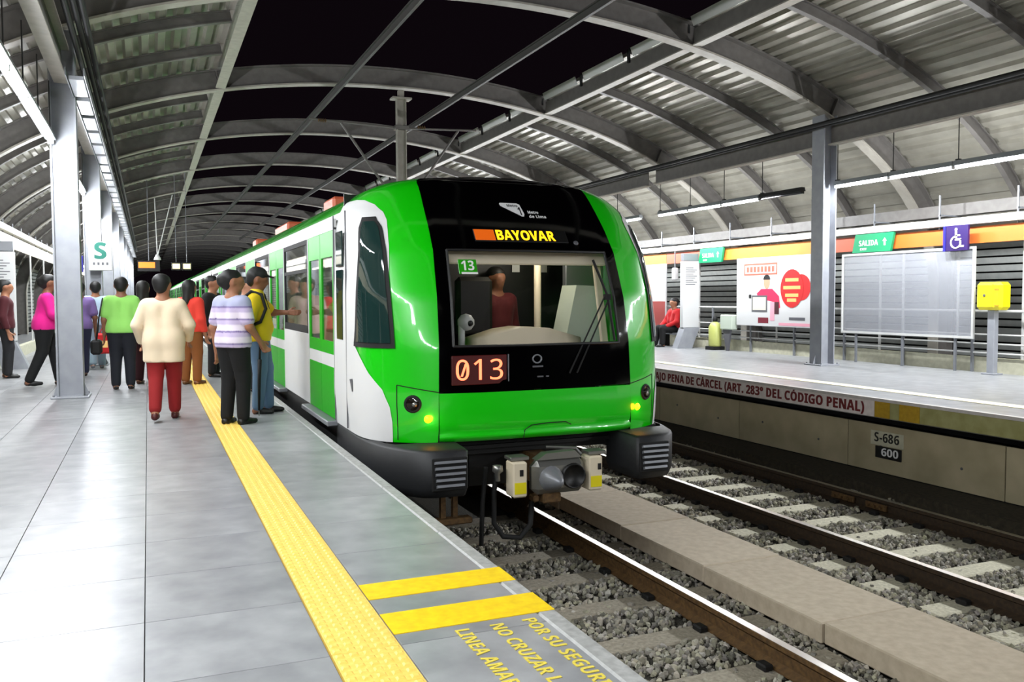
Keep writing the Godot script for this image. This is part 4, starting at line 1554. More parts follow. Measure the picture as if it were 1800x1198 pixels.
# ---------------------------------------------------------------- railings, boards, signs
func build_far_side() -> void:
	var bR := Basis(Vector3.UP, -PI / 2)     # turned to face the tracks from the far platform
	var rl := base("guard_railing", Vector3(12.52, 0, 0), "pale metal guard railing along the back of the boards' platform", "railing")
	for i in 24:
		var z := -6.0 - 1.43 * i
		var st := mb()
		bx(st, -0.02, 0.02, 0.0, 1.0, z - 0.02, z + 0.02)
		part(st, "post", M.grey_metal, rl)
	for y in [0.32, 0.47, 0.62, 1.0]:
		var st := mb(true)
		tube(st, [Vector3(0, y, -5.0), Vector3(0, y, -40.0)], 0.022 if y > 0.9 else 0.014, 7)
		part(st, "rail", M.white_metal, rl)
	# fascia of coloured sign panels with a white trough above it, on both sides
	for side in [0, 1]:
		var x := 12.48 if side == 0 else -2.78
		var f := base("fascia", Vector3(x, 0, 0), "orange and amber sign fascia over " + ("the advertising boards" if side == 0 else "the crowd's back wall"), "fascia")
		var up := 0.0 if side == 0 else 0.28
		var segs := [[-3.0, -12.85, "orange"], [-12.85, -13.6, "salmon"], [-13.6, -17.4, "amber"], [-17.4, -19.4, "salmon"], [-19.4, -23.0, "amber"], [-23.0, -25.0, "salmon"], [-25.0, -32.0, "amber"], [-32.0, -54.0, "orange"]]
		for s in segs:
			var st := mb()
			bx(st, -0.02, 0.02, 2.10 + up, 2.37 + up, s[0] - 0.004, s[1] + 0.004)
			part(st, "panel", M[s[2]] if side == 0 else M.cream, f)
		var tr := mb()
		bx(tr, -0.12, 0.10, 2.41 + up, 2.53 + up, -3.0, -54.0)
		part(tr, "trough", M.white_metal, f)
		var gt := mb()
		bx(gt, 0.35 if side == 0 else -0.55, 0.55 if side == 0 else -0.35, 2.62, 2.82, -3.0, -54.0)
		part(gt, "gutter", M.steel, f)
		for k in range(0, 30):
			var z := -6.6 - 1.45 * k
			var br := mb()
			bx(br, -0.01, 0.01, 2.37, 2.95, z - 0.012, z + 0.012)
			bx(br, -0.02, 0.5 if side == 0 else -0.5, 2.60, 2.625, z - 0.012, z + 0.012)
			part(br, "bracket", M.grey_metal, f)
			if k % 2 == 0:
				var pp := mb()
				bx(pp, 0.16, 0.19, 0.0, 2.4, z - 0.018, z + 0.018)
				part(pp, "post", M.white_metal, f)
	# exit signs
	for e in [[-12.33, "green exit sign hanging from the fascia above the grey acrylic board"], [-17.35, "green exit sign hanging from the fascia beside the white information column"]]:
		var sg := base("exit_sign", Vector3(12.42, 2.23, e[0]), e[1], "sign", "", "", -PI / 2)
		var st := mb()
		prism(st, PackedVector2Array([Vector2(-0.50, -0.17), Vector2(0.42, -0.17), Vector2(0.50, 0.17), Vector2(-0.42, 0.17)]), 0.05)
		part(st, "plate", M.sign_green, sg)
		letters("SALIDA", 0.10, 0.46, M.ink_white, sg, "lettering", Vector3(-0.10, 0.0, 0.051), Basis(), 0.004)
		letters("EXIT", 0.04, 0.16, M.ink_white, sg, "lettering", Vector3(-0.22, -0.11, 0.051), Basis(), 0.004)
		st = mb()
		prism(st, PackedVector2Array([Vector2(0.27, -0.06), Vector2(0.31, -0.06), Vector2(0.31, 0.02), Vector2(0.34, 0.02), Vector2(0.29, 0.08), Vector2(0.24, 0.02), Vector2(0.27, 0.02)]), 0.004, Transform3D(Basis(), Vector3(0, 0, 0.05)))
		part(st, "arrow", M.ink_white, sg)
	# wheelchair sign
	var wc := base("wheelchair_sign", Vector3(12.26, 2.19, -10.40), "purple sign with a white wheelchair symbol hanging under the fascia", "sign", "", "", -PI / 2)
	var st := mb(); bev(st, Vector3(0, 0, 0), Vector3(0.42, 0.42, 0.05), 0.006); part(st, "plate", M.sign_purple, wc)
	st = mb(); bx(st, -0.26, -0.21, -0.21, 0.21, -0.05, 0.03); part(st, "edge_plate", M.sign_blue, wc)
	st = mb()
	lathe(st, [Vector2(0, 0.004), Vector2(0.026, 0.004), Vector2(0.026, 0)], 14, Transform3D(Basis(Vector3.RIGHT, PI / 2), Vector3(-0.01, 0.14, 0.025)))
	bx(st, -0.03, 0.01, -0.02, 0.11, 0.025, 0.029)
	bx(st, -0.03, 0.09, -0.04, -0.005, 0.025, 0.029)
	bx(st, 0.06, 0.09, -0.13, -0.02, 0.025, 0.029)
	bx(st, 0.06, 0.14, -0.15, -0.12, 0.025, 0.029)
	bx(st, -0.02, 0.07, 0.03, 0.055, 0.025, 0.029)
	var rg := []
	for i in 13:
		var a := PI * 0.55 + TAU * 0.72 * i / 12.0
		rg.append(Vector3(-0.01 + cos(a) * 0.095, -0.07 + sin(a) * 0.095, 0.028))
	tube(st, rg, 0.014, 6)
	part(st, "symbol", M.ink_white, wc)
	# acrylic board: frame, stiles, translucent sheet
	var ab := base("acrylic_board", Vector3(12.36, 1.295, -11.60), "empty grey translucent board in a pale frame on the railing", "board", "", "", -PI / 2)
	st = mb()
	for e in [[-1.46, -1.42, -0.75, 0.75], [1.42, 1.46, -0.75, 0.75], [-1.42, 1.42, 0.71, 0.75], [-1.42, 1.42, -0.75, -0.71]]:
		bx(st, e[0], e[1], e[2], e[3], -0.02, 0.02)
	part(st, "frame", M.white_metal, ab)
	st = mb()
	bx(st, -1.42, 1.42, -0.71, 0.71, -0.004, 0.004)
	part(st, "sheet", M.acrylic, ab)
	st = mb()
	bx(st, 1.12, 1.15, -0.71, 0.71, -0.03, -0.006)
	bx(st, -0.02, 0.02, -0.71, 0.71, -0.03, -0.006)
	part(st, "stile", M.white_metal, ab)
	for x in [-1.1, 0.0, 1.1]:
		st = mb(); bx(st, x - 0.02, x + 0.02, -1.32, -0.75, -0.03, 0.0); part(st, "leg", M.grey_metal, ab)
	poster(bR)
	# a second board further on, white above, reddish below
	var b2 := base("advert_board", Vector3(12.40, 1.25, -20.6), "white advertising board with a dull red lower part beyond the white column", "board", "", "", -PI / 2)
	st = mb(); bev(st, Vector3.ZERO, Vector3(2.6, 1.7, 0.05), 0.01); part(st, "panel", M.ad_white, b2)
	st = mb(); bx(st, -1.28, 1.28, -0.83, -0.12, 0.025, 0.029); part(st, "print", sm(Color(0.55, 0.20, 0.18), 0.5), b2)
	for x in [-1.0, 1.0]:
		st = mb(); bx(st, x - 0.03, x + 0.03, -1.25, -0.85, -0.03, 0.03); part(st, "leg", M.grey_metal, b2)
	# white information columns with slanted feet, one each side
	for side in [0, 1]:
		var s := 1.0 if side == 0 else -1.0
		var ic := base("information_column", Vector3(12.16 if side == 0 else -2.42, 0, -17.9), "tall white information column with a slanted foot " + ("beside the olive cylinder" if side == 0 else "behind the person in pink"), "column")
		st = mb(); bev(st, Vector3(0, 1.30, 0), Vector3(0.46, 1.60, 0.14), 0.01); part(st, "panel", M.ad_white, ic)
		st = mb(); bev(st, Vector3(0, 2.20, 0), Vector3(0.44, 0.18, 0.12), 0.01); part(st, "head", M.grey_metal, ic)
		st = mb()
		prism(st, PackedVector2Array([Vector2(s * -0.42, 0), Vector2(s * 0.0, 0), Vector2(s * 0.22, 0.50), Vector2(s * -0.21, 0.50)]), 0.24, Transform3D(Basis(), Vector3(0, 0, -0.12)))
		part(st, "foot", M.pillar, ic)
		st = mb()
		for i in 9:
			bx(st, -0.16, 0.10 + 0.05 * ((i * 5) % 3) - 0.04, 1.94 - 0.05 * i, 1.955 - 0.05 * i, 0.07, 0.073)
		part(st, "print", M.ink_grey, ic)
	# yellow call box on a post
	var yb := base("call_box", Vector3(12.30, 0, -9.75), "bright yellow call box on a pale post in front of the railing", "call box", "", "", -PI / 2)
	st = mb(); bev(st, Vector3(0, 1.24, 0), Vector3(0.46, 0.44, 0.26), 0.05); part(st, "box", M.yellow_box, yb)
	st = mb(); bx(st, 0.08, 0.085, 1.06, 1.43, 0.12, 0.132); bx(st, 0.12, 0.20, 1.33, 1.36, 0.128, 0.134); bx(st, 0.12, 0.20, 1.08, 1.10, 0.128, 0.134); part(st, "door_joint", M.ochre, yb)
	st = mb(); lathe(st, [Vector2(0, 0.012), Vector2(0.02, 0.01), Vector2(0.022, 0)], 10, Transform3D(Basis(Vector3.RIGHT, PI / 2), Vector3(-0.06, 1.25, 0.13))); part(st, "lock", M.ink_grey, yb)
	st = mb(); bev(st, Vector3(0, 0.51, 0), Vector3(0.13, 1.02, 0.10), 0.01); part(st, "post", M.pillar, yb)
	st = mb(); bev(st, Vector3(0, 0.012, 0), Vector3(0.24, 0.024, 0.20), 0.004); part(st, "base_plate", M.pillar, yb)
	# olive cylinder and grey switch box on the railing
	var oc := base("extinguisher", Vector3(12.30, 0.08, -17.05), "pale olive upright cylinder with a dark valve beside the white column", "extinguisher")
	st = mb(true); lathe(st, [Vector2(0, 0.0), Vector2(0.14, 0.0), Vector2(0.15, 0.03), Vector2(0.15, 0.46), Vector2(0.10, 0.55), Vector2(0.04, 0.58), Vector2(0, 0.58)], 18); part(st, "cylinder", sm(Color(0.72, 0.74, 0.42), 0.4), oc)
	st = mb(true); lathe(st, [Vector2(0, 0.58), Vector2(0.05, 0.58), Vector2(0.06, 0.62), Vector2(0.04, 0.70), Vector2(0, 0.71)], 12); part(st, "valve", M.rubber, oc)
	st = mb(); bx(st, -0.16, 0.16, -0.08, 0.0, -0.16, 0.16); part(st, "stand", M.dark, oc)
	var sb := base("switch_box", Vector3(12.34, 0, -16.58), "grey switch box on a short dark leg beside the olive cylinder", "box", "", "", -PI / 2)
	st = mb(); bev(st, Vector3(0, 0.66, 0), Vector3(0.44, 0.34, 0.18), 0.02); part(st, "box", M.cabinet, sb)
	st = mb(); prism(st, PackedVector2Array([Vector2(-0.16, 0.49), Vector2(-0.03, 0.0), Vector2(0.03, 0.0), Vector2(0.12, 0.49)]), 0.05); part(st, "leg", M.ink_grey, sb)
	# bench under the seated person
	var bn := base("bench", Vector3(12.24, 0, -18.68), "low grey metal bench under the seated person in red", "bench", "", "", -PI / 2)
	st = mb(); bev(st, Vector3(0, 0.33, 0), Vector3(1.1, 0.04, 0.32), 0.01); part(st, "seat", M.grey_metal, bn)
	for x in [-0.45, 0.45]:
		st = mb(); bx(st, x - 0.03, x + 0.03, 0, 0.31, -0.14, 0.14); part(st, "leg", M.dark, bn)
	# clock-like round fitting and camera near the ad
	var cc := base("security_camera", Vector3(12.30, 1.72, -18.75), "small pinkish white camera housing hanging above the seated person", "camera")
	st = mb(); bev(st, Vector3(0, 0.10, 0), Vector3(0.14, 0.32, 0.14), 0.03); part(st, "body", M.ad_white, cc)
	st = mb(); bx(st, -0.012, 0.012, 0.26, 0.68, -0.012, 0.012); part(st, "stem", M.grey_metal, cc)


func poster(_b: Basis) -> void:
	var p := base("poster_board", Vector3(12.38, 1.35, -14.85), "white advertising poster with a big red oval behind the pillar", "poster", "", "", -PI / 2)
	var st := mb(); bev(st, Vector3.ZERO, Vector3(2.94, 1.50, 0.06), 0.01); part(st, "panel", M.ad_white, p)
	var flat := func(called: String, pg: PackedVector2Array, m: Material, lift: float) -> void:
		var s := mb()
		prism(s, pg, 0.003, Transform3D(Basis(), Vector3(0, 0, 0.028 + lift)))
		part(s, called, m, p)
	var rc := func(x0: float, x1: float, y0: float, y1: float) -> PackedVector2Array:
		return PackedVector2Array([Vector2(x0, y0), Vector2(x1, y0), Vector2(x1, y1), Vector2(x0, y1)])
	var pink := sm(Color(0.80, 0.12, 0.30), 0.5)
	var rose := sm(Color(0.88, 0.62, 0.68), 0.5)
	var brick := sm(Color(0.72, 0.36, 0.28), 0.5)
	var skin := sm(Color(0.80, 0.58, 0.46), 0.6)
	flat.call("print", rc.call(-1.20, -0.08, 0.36, 0.62), brick, 0.0)
	flat.call("print", rc.call(-1.16, -0.12, 0.40, 0.58), M.ad_white, 0.002)
	for i in 8:
		flat.call("print", rc.call(-1.10 + 0.12 * i, -1.02 + 0.12 * i, 0.43, 0.55), brick, 0.004)
	# figure: hair, face, pink jacket, trousers, shoes
	flat.call("print", ell(-0.42, 0.20, 0.10, 0.14), skin, 0.002)
	flat.call("print", ell(-0.42, 0.26, 0.11, 0.11, 14, 0.0, PI), M.ink_black, 0.004)
	flat.call("print", PackedVector2Array([Vector2(-0.75, -0.04), Vector2(-0.60, 0.06), Vector2(-0.24, 0.06), Vector2(-0.02, -0.10), Vector2(0.02, -0.34), Vector2(-0.12, -0.40), Vector2(-0.20, -0.22), Vector2(-0.70, -0.14)]), pink, 0.002)
	flat.call("print", rc.call(-0.30, -0.16, -0.62, -0.22), rose, 0.003)
	flat.call("print", rc.call(-0.16, -0.02, -0.48, -0.22), sm(Color(0.25, 0.05, 0.09), 0.5), 0.004)
	flat.call("print", rc.call(-0.70, -0.36, -0.68, -0.56), sm(Color(0.45, 0.12, 0.18), 0.5), 0.002)
	# television and cup
	flat.call("print", rc.call(-0.92, -0.40, -0.44, -0.08), M.ink_grey, 0.004)
	flat.call("print", rc.call(-0.88, -0.44, -0.40, -0.12), sm(Color(0.86, 0.84, 0.74), 0.5), 0.006)
	flat.call("print", rc.call(-1.02, -0.94, -0.14, -0.06), M.ink_black, 0.004)
	# red ovals with pale words
	flat.call("print", ell(0.66, 0.08, 0.28, 0.27, 20), M.ad_red, 0.004)
	flat.call("print", ell(0.38, 0.06, 0.35, 0.40, 26), M.ad_red, 0.006)
	for e in [[0.24, 0.20, 0.22], [0.08, 0.26, 0.14], [-0.08, 0.20, 0.08], [-0.18, 0.14, 0.14]]:
		flat.call("print", rc.call(0.38 - e[1], 0.38 + e[1], e[0] - 0.035, e[0] + 0.035), sm(Color(0.95, 0.70, 0.42), 0.5), 0.008)
	flat.call("print", rc.call(0.30, 0.78, -0.60, -0.54), M.ink_grey, 0.002)
	flat.call("print", rc.call(-0.02, 1.40, -0.72, -0.66), rose, 0.002)


func build_near_signs() -> void:
	var st := mb()
	var s := base("letter_sign", Vector3(-0.80, 2.05, Z0 - BAY + 0.19), "white hanging sign with a big green letter S on the second pillar", "sign")
	bev(st, Vector3.ZERO, Vector3(0.40, 0.54, 0.05), 0.01); part(st, "plate", M.ad_white, s)
	letters("S", 0.29, 0.21, M.ink_green, s, "lettering", Vector3(0, 0.09, 0.026), Basis(), 0.004, "Droid Sans", 700, 0.4)
	st = mb()
	for i in 4:
		bev(st, Vector3(-0.11 + 0.075 * i, -0.14, 0.027), Vector3(0.035, 0.05, 0.004), 0.001)
	part(st, "print", M.ink_grey, s)
	var b := base("round_sign", Vector3(-1.24, 1.90, -18.0), "small violet hanging sign with a white figure beside the S sign", "sign")
	st = mb(); bev(st, Vector3.ZERO, Vector3(0.30, 0.30, 0.04), 0.01); part(st, "plate", M.sign_blue, b)
	st = mb()
	lathe(st, [Vector2(0, 0.004), Vector2(0.03, 0.004), Vector2(0.03, 0)], 12, Transform3D(Basis(Vector3.RIGHT, PI / 2), Vector3(0, 0.08, 0.02)))
	prism(st, PackedVector2Array([Vector2(-0.05, -0.10), Vector2(0.05, -0.10), Vector2(0.03, 0.04), Vector2(-0.03, 0.04)]), 0.004, Transform3D(Basis(), Vector3(0, 0, 0.02)))
	part(st, "symbol", M.ink_white, b)
	st = mb(); bx(st, -0.01, 0.01, 0.15, 1.9, -0.01, 0.01); part(st, "stem", M.grey_metal, b)
	# far displays hanging over the platform
	var d := base("departure_display", Vector3(0.05, 2.29, -30.0), "glowing orange departure display hanging far down the platform", "display")
	st = mb(); bev(st, Vector3.ZERO, Vector3(0.66, 0.34, 0.12), 0.01); part(st, "case", M.dark, d)
	st = mb(); bx(st, -0.30, 0.18, -0.06, 0.12, 0.06, 0.065); part(st, "display_field", M.led_orange, d)
	st = mb(); bx(st, -0.01, 0.01, 0.17, 3.075, -0.01, 0.01); part(st, "stem", M.grey_metal, d)
	for e in [[0.86, 0.28], [1.18, 0.30]]:
		var c := base("lit_sign", Vector3(e[0], 2.29, -30.0), "small glowing pale yellow sign hanging " + ("between the orange display and its twin" if e[0] < 1 else "closest to the train roof"), "sign")
		st = mb(); bev(st, Vector3.ZERO, Vector3(e[1], 0.26, 0.10), 0.01); part(st, "case", M.dark, c)
		st = mb(); bx(st, -0.11, 0.11, -0.08, 0.08, 0.05, 0.055); part(st, "sign_face", M.sign_glow, c)
		st = mb(); bx(st, -0.008, 0.008, 0.13, 3.42, -0.008, 0.008); part(st, "stem", M.grey_metal, c)
	# loudspeaker bracket hanging from the edge beam far down
	var v := base("loudspeaker", Vector3(0.35, 2.75, -34.0), "pale loudspeaker on a V-shaped hanger above the orange display", "loudspeaker")
	st = mb(true); lathe(st, [Vector2(0, 0.10), Vector2(0.05, 0.10), Vector2(0.13, -0.10), Vector2(0, -0.10)], 12); part(st, "horn", M.white_metal, v)
	st = mb(); tube(st, [Vector3(0, 0.1, 0), Vector3(-0.05, 2.1, 0)], 0.02, 6); tube(st, [Vector3(0.02, 0.1, 0), Vector3(0.55, 2.25, 0)], 0.02, 6); part(st, "hanger", M.white_metal, v)


func build_catenary() -> void:
	var z := Z0 - BAY
	var m := base("catenary_post", Vector3(5.06, 0, z), "grey steel catenary post hanging from the arch between the tracks", "catenary post")
	var st := mb()
	bx(st, -0.10, -0.085, 2.9, 5.45, -0.07, 0.07); bx(st, 0.085, 0.10, 2.9, 5.45, -0.07, 0.07); bx(st, -0.085, 0.085, 2.9, 5.45, -0.006, 0.006)
	part(st, "post", M.steel_warm, m)
	st = mb(); bev(st, Vector3(0, 5.47, 0), Vector3(0.42, 0.04, 0.26), 0.005); bev(st, Vector3(0, 5.56, 0), Vector3(0.12, 0.18, 0.12), 0.01); part(st, "head_plate", M.steel_warm, m)
	st = mb(); bev(st, Vector3(0, 4.86, 0), Vector3(0.30, 0.09, 0.20), 0.01); part(st, "collar", M.steel, m)
	for s in [-1, 1]:
		var x1 := -1.92 if s < 0 else 1.70
		var a := mb()
		tube(a, [Vector3(s * 0.12, 4.86, 0), Vector3(x1, 4.92, 0)], 0.022, 6)
		part(a, "bracket_arm", M.steel, m)
		a = mb()
		tube(a, [Vector3(s * 1.28, 4.88, 0), Vector3(s * 0.58, 3.90, 0.0), Vector3(s * 0.10, 3.25, 0)], 0.028, 6)
		part(a, "strut", M.steel, m)
		a = mb(true)
		for i in 4:
			lathe(a, [Vector2(0.015, -0.02), Vector2(0.05, 0.0), Vector2(0.015, 0.02)], 10, Transform3D(Basis(Vector3.BACK, PI / 2), Vector3((-1.74 if s < 0 else 0.38) + 0.045 * i, 4.90, 0)))
		part(a, "insulator", M.rail_side, m)
	for e in [[3.25, 5.01, "thick overhead conductor bar above the train's roof line"], [5.47, 5.01, "thick overhead conductor bar between the two tracks"]]:
		var w := mb()
		bx(w, e[0] - 0.022, e[0] + 0.022, e[1] - 0.05, e[1] + 0.05, 6.0, -58.0)
		bx(w, e[0] - 0.05, e[0] + 0.05, e[1] + 0.04, e[1] + 0.06, 6.0, -58.0)
		tag(part(w, "conductor_bar", M.conductor), e[2], "conductor bar")


# ---------------------------------------------------------------- people
func field_mesh(bones: Array, cell: float, k: float, hem := -1.0) -> Array:
	# tapered capsules joined by a smooth minimum and meshed as surface nets: [vertices, normals, indices]
	var lo := Vector3.INF
	var hi := -Vector3.INF
	for b in bones:
		var r: float = maxf(b[2], b[3]) + cell * 2.5
		lo = lo.min(b[0] - Vector3.ONE * r).min(b[1] - Vector3.ONE * r)
		hi = hi.max(b[0] + Vector3.ONE * r).max(b[1] + Vector3.ONE * r)
	var nx := ceili((hi.x - lo.x) / cell) + 1
	var ny := ceili((hi.y - lo.y) / cell) + 1
	var nz := ceili((hi.z - lo.z) / cell) + 1
	var f := PackedFloat32Array()
	f.resize(nx * ny * nz)
	f.fill(1.0)
	for b in bones:
		var a: Vector3 = b[0]
		var ab: Vector3 = b[1] - a
		var l2 := maxf(ab.length_squared(), 1e-9)
		var ra: float = b[2]
		var dr: float = b[3] - ra
		var m: float = maxf(b[2], b[3]) + k + cell * 2.0
		var bl: Vector3 = ((a.min(b[1]) - Vector3.ONE * m - lo) / cell).floor().max(Vector3.ZERO)
		var bh: Vector3 = ((a.max(b[1]) + Vector3.ONE * m - lo) / cell).ceil()
		var x0 := int(bl.x); var x1 := mini(int(bh.x), nx - 1)
		var y0 := int(bl.y); var y1 := mini(int(bh.y), ny - 1)
		var z0 := int(bl.z); var z1 := mini(int(bh.z), nz - 1)
		for z in range(z0, z1 + 1):
			for y in range(y0, y1 + 1):
				var row := (z * ny + y) * nx
				var p := lo + Vector3(x0, y, z) * cell - a
				for x in range(x0, x1 + 1):
					var t := clampf(p.dot(ab) / l2, 0.0, 1.0)
					var d := (p - ab * t).length() - ra - dr * t
					p.x += cell
					if d > m:
						continue
					var o := f[row + x]
					var h := k - absf(o - d)
					f[row + x] = minf(o, d) - (h * h * 0.25 / k if h > 0.0 else 0.0)
	if hem > 0.0:          # cut off level below the hem
		for z in nz:
			for y in ny:
				var under := hem - (lo.y + y * cell)
				if under < -cell * 2.0:
					break
				for x in nx:
					var i := (z * ny + y) * nx + x
					f[i] = maxf(f[i], under)
	var vid := PackedInt32Array()
	vid.resize(nx * ny * nz)
	vid.fill(-1)
	var vs := PackedVector3Array()
	var ns := PackedVector3Array()
	var idx := PackedInt32Array()
	var sy := nx
	var sz := nx * ny
	var lim := cell * 1.8
	for z in nz - 1:
		for y in ny - 1:
			for x in nx - 1:
				var i := z * sz + y * sy + x
				var f0 := f[i]
				if f0 > lim or f0 < -lim:
					continue
				var c := [f0, f[i + 1], f[i + sy], f[i + sy + 1], f[i + sz], f[i + sz + 1], f[i + sz + sy], f[i + sz + sy + 1]]
				var neg := 0
				for e in c:
					if e < 0.0:
						neg += 1
				if neg == 0 or neg == 8:
					continue
				var acc := Vector3.ZERO
				var n := 0
				for e in EDGES:
					var fa: float = c[e[0]]
					var fb: float = c[e[1]]
					if (fa < 0.0) != (fb < 0.0):
						acc += CORN[e[0]].lerp(CORN[e[1]], fa / (fa - fb))
						n += 1
				vid[i] = vs.size()
				vs.append(lo + (Vector3(x, y, z) + acc / n) * cell)
				ns.append(Vector3(c[1] + c[3] + c[5] + c[7] - c[0] - c[2] - c[4] - c[6], c[2] + c[3] + c[6] + c[7] - c[0] - c[1] - c[4] - c[5], c[4] + c[5] + c[6] + c[7] - c[0] - c[1] - c[2] - c[3]).normalized())
	for z in range(1, nz - 1):
		for y in range(1, ny - 1):
			for x in range(1, nx - 1):
				var i := z * sz + y * sy + x
				if vid[i] < 0:
					continue
				var s := f[i] < 0.0
				for ax in 3:
					var st: int = [1, sy, sz][ax]
					if (f[i + st] < 0.0) == s:
						continue
					var u: int = [sy, sz, 1][ax]
					var w: int = [sz, 1, sy][ax]
					var q := [vid[i], vid[i - u], vid[i - u - w], vid[i - w]]
					if q[0] < 0 or q[1] < 0 or q[2] < 0 or q[3] < 0:
						continue
					if s:
						idx.append_array(PackedInt32Array([q[0], q[2], q[1], q[0], q[3], q[2]]))
					else:
						idx.append_array(PackedInt32Array([q[0], q[1], q[2], q[0], q[2], q[3]]))
	return [vs, ns, idx]


const CORN := [Vector3(0, 0, 0), Vector3(1, 0, 0), Vector3(0, 1, 0), Vector3(1, 1, 0), Vector3(0, 0, 1), Vector3(1, 0, 1), Vector3(0, 1, 1), Vector3(1, 1, 1)]
const EDGES := [[0, 1], [2, 3], [4, 5], [6, 7], [0, 2], [1, 3], [4, 6], [5, 7], [0, 4], [1, 5], [2, 6], [3, 7]]


func flesh(pieces: Array, dye = null) -> ArrayMesh:
	# one surface out of several meshed fields
	var vs := PackedVector3Array()
	var ns := PackedVector3Array()
	var ix := PackedInt32Array()
	var cs := PackedColorArray()
	for p in pieces:
		var n := vs.size()
		vs.append_array(p[0])
		ns.append_array(p[1])
		for i in p[2]:
			ix.append(i + n)
	var a := []
	a.resize(Mesh.ARRAY_MAX)
	a[Mesh.ARRAY_VERTEX] = vs
	a[Mesh.ARRAY_NORMAL] = ns
	a[Mesh.ARRAY_INDEX] = ix
	if dye != null:
		for v in vs:
			cs.append(dye.call(v))
		a[Mesh.ARRAY_COLOR] = cs
	var m := ArrayMesh.new()
	m.add_surface_from_arrays(Mesh.PRIMITIVE_TRIANGLES, a)
	return m


func hand_bones(wrist: Vector3, dir: Vector3, side: Vector3, h: float, curl: float, out_sign: float) -> Array:
	# palm, four bent fingers of unequal length and a thumb that leaves the side of the palm
	var s := h / 1.6
	var n := dir.cross(side).normalized() * out_sign
	var b := []
	for k in 4:
		var o := side * (0.024 - 0.016 * k) * s
		b.append([wrist + o * 0.5, wrist + dir * 0.085 * s + o, 0.014 * s, 0.012 * s])
		var l: float = [0.070, 0.078, 0.072, 0.056][k] * s
		var p0 := wrist + dir * 0.085 * s + o
		var p1 := p0 + (dir * cos(curl * 0.6) + n * sin(curl * 0.6)) * l * 0.5
		var p2 := p1 + (dir * cos(curl * 1.7) + n * sin(curl * 1.7)) * l * 0.5
		b.append([p0, p1, 0.0095 * s, 0.0088 * s])
		b.append([p1, p2, 0.0088 * s, 0.0075 * s])
	var t0 := wrist + dir * 0.025 * s + side * 0.024 * s
	var t1 := t0 + (dir * 0.75 + side * 0.6 + n * 0.2).normalized() * 0.045 * s
	var t2 := t1 + (dir * 0.95 + side * 0.2 + n * 0.3).normalized() * 0.032 * s
	b.append([t0, t1, 0.013 * s, 0.011 * s])
	b.append([t1, t2, 0.0105 * s, 0.0085 * s])
	return b


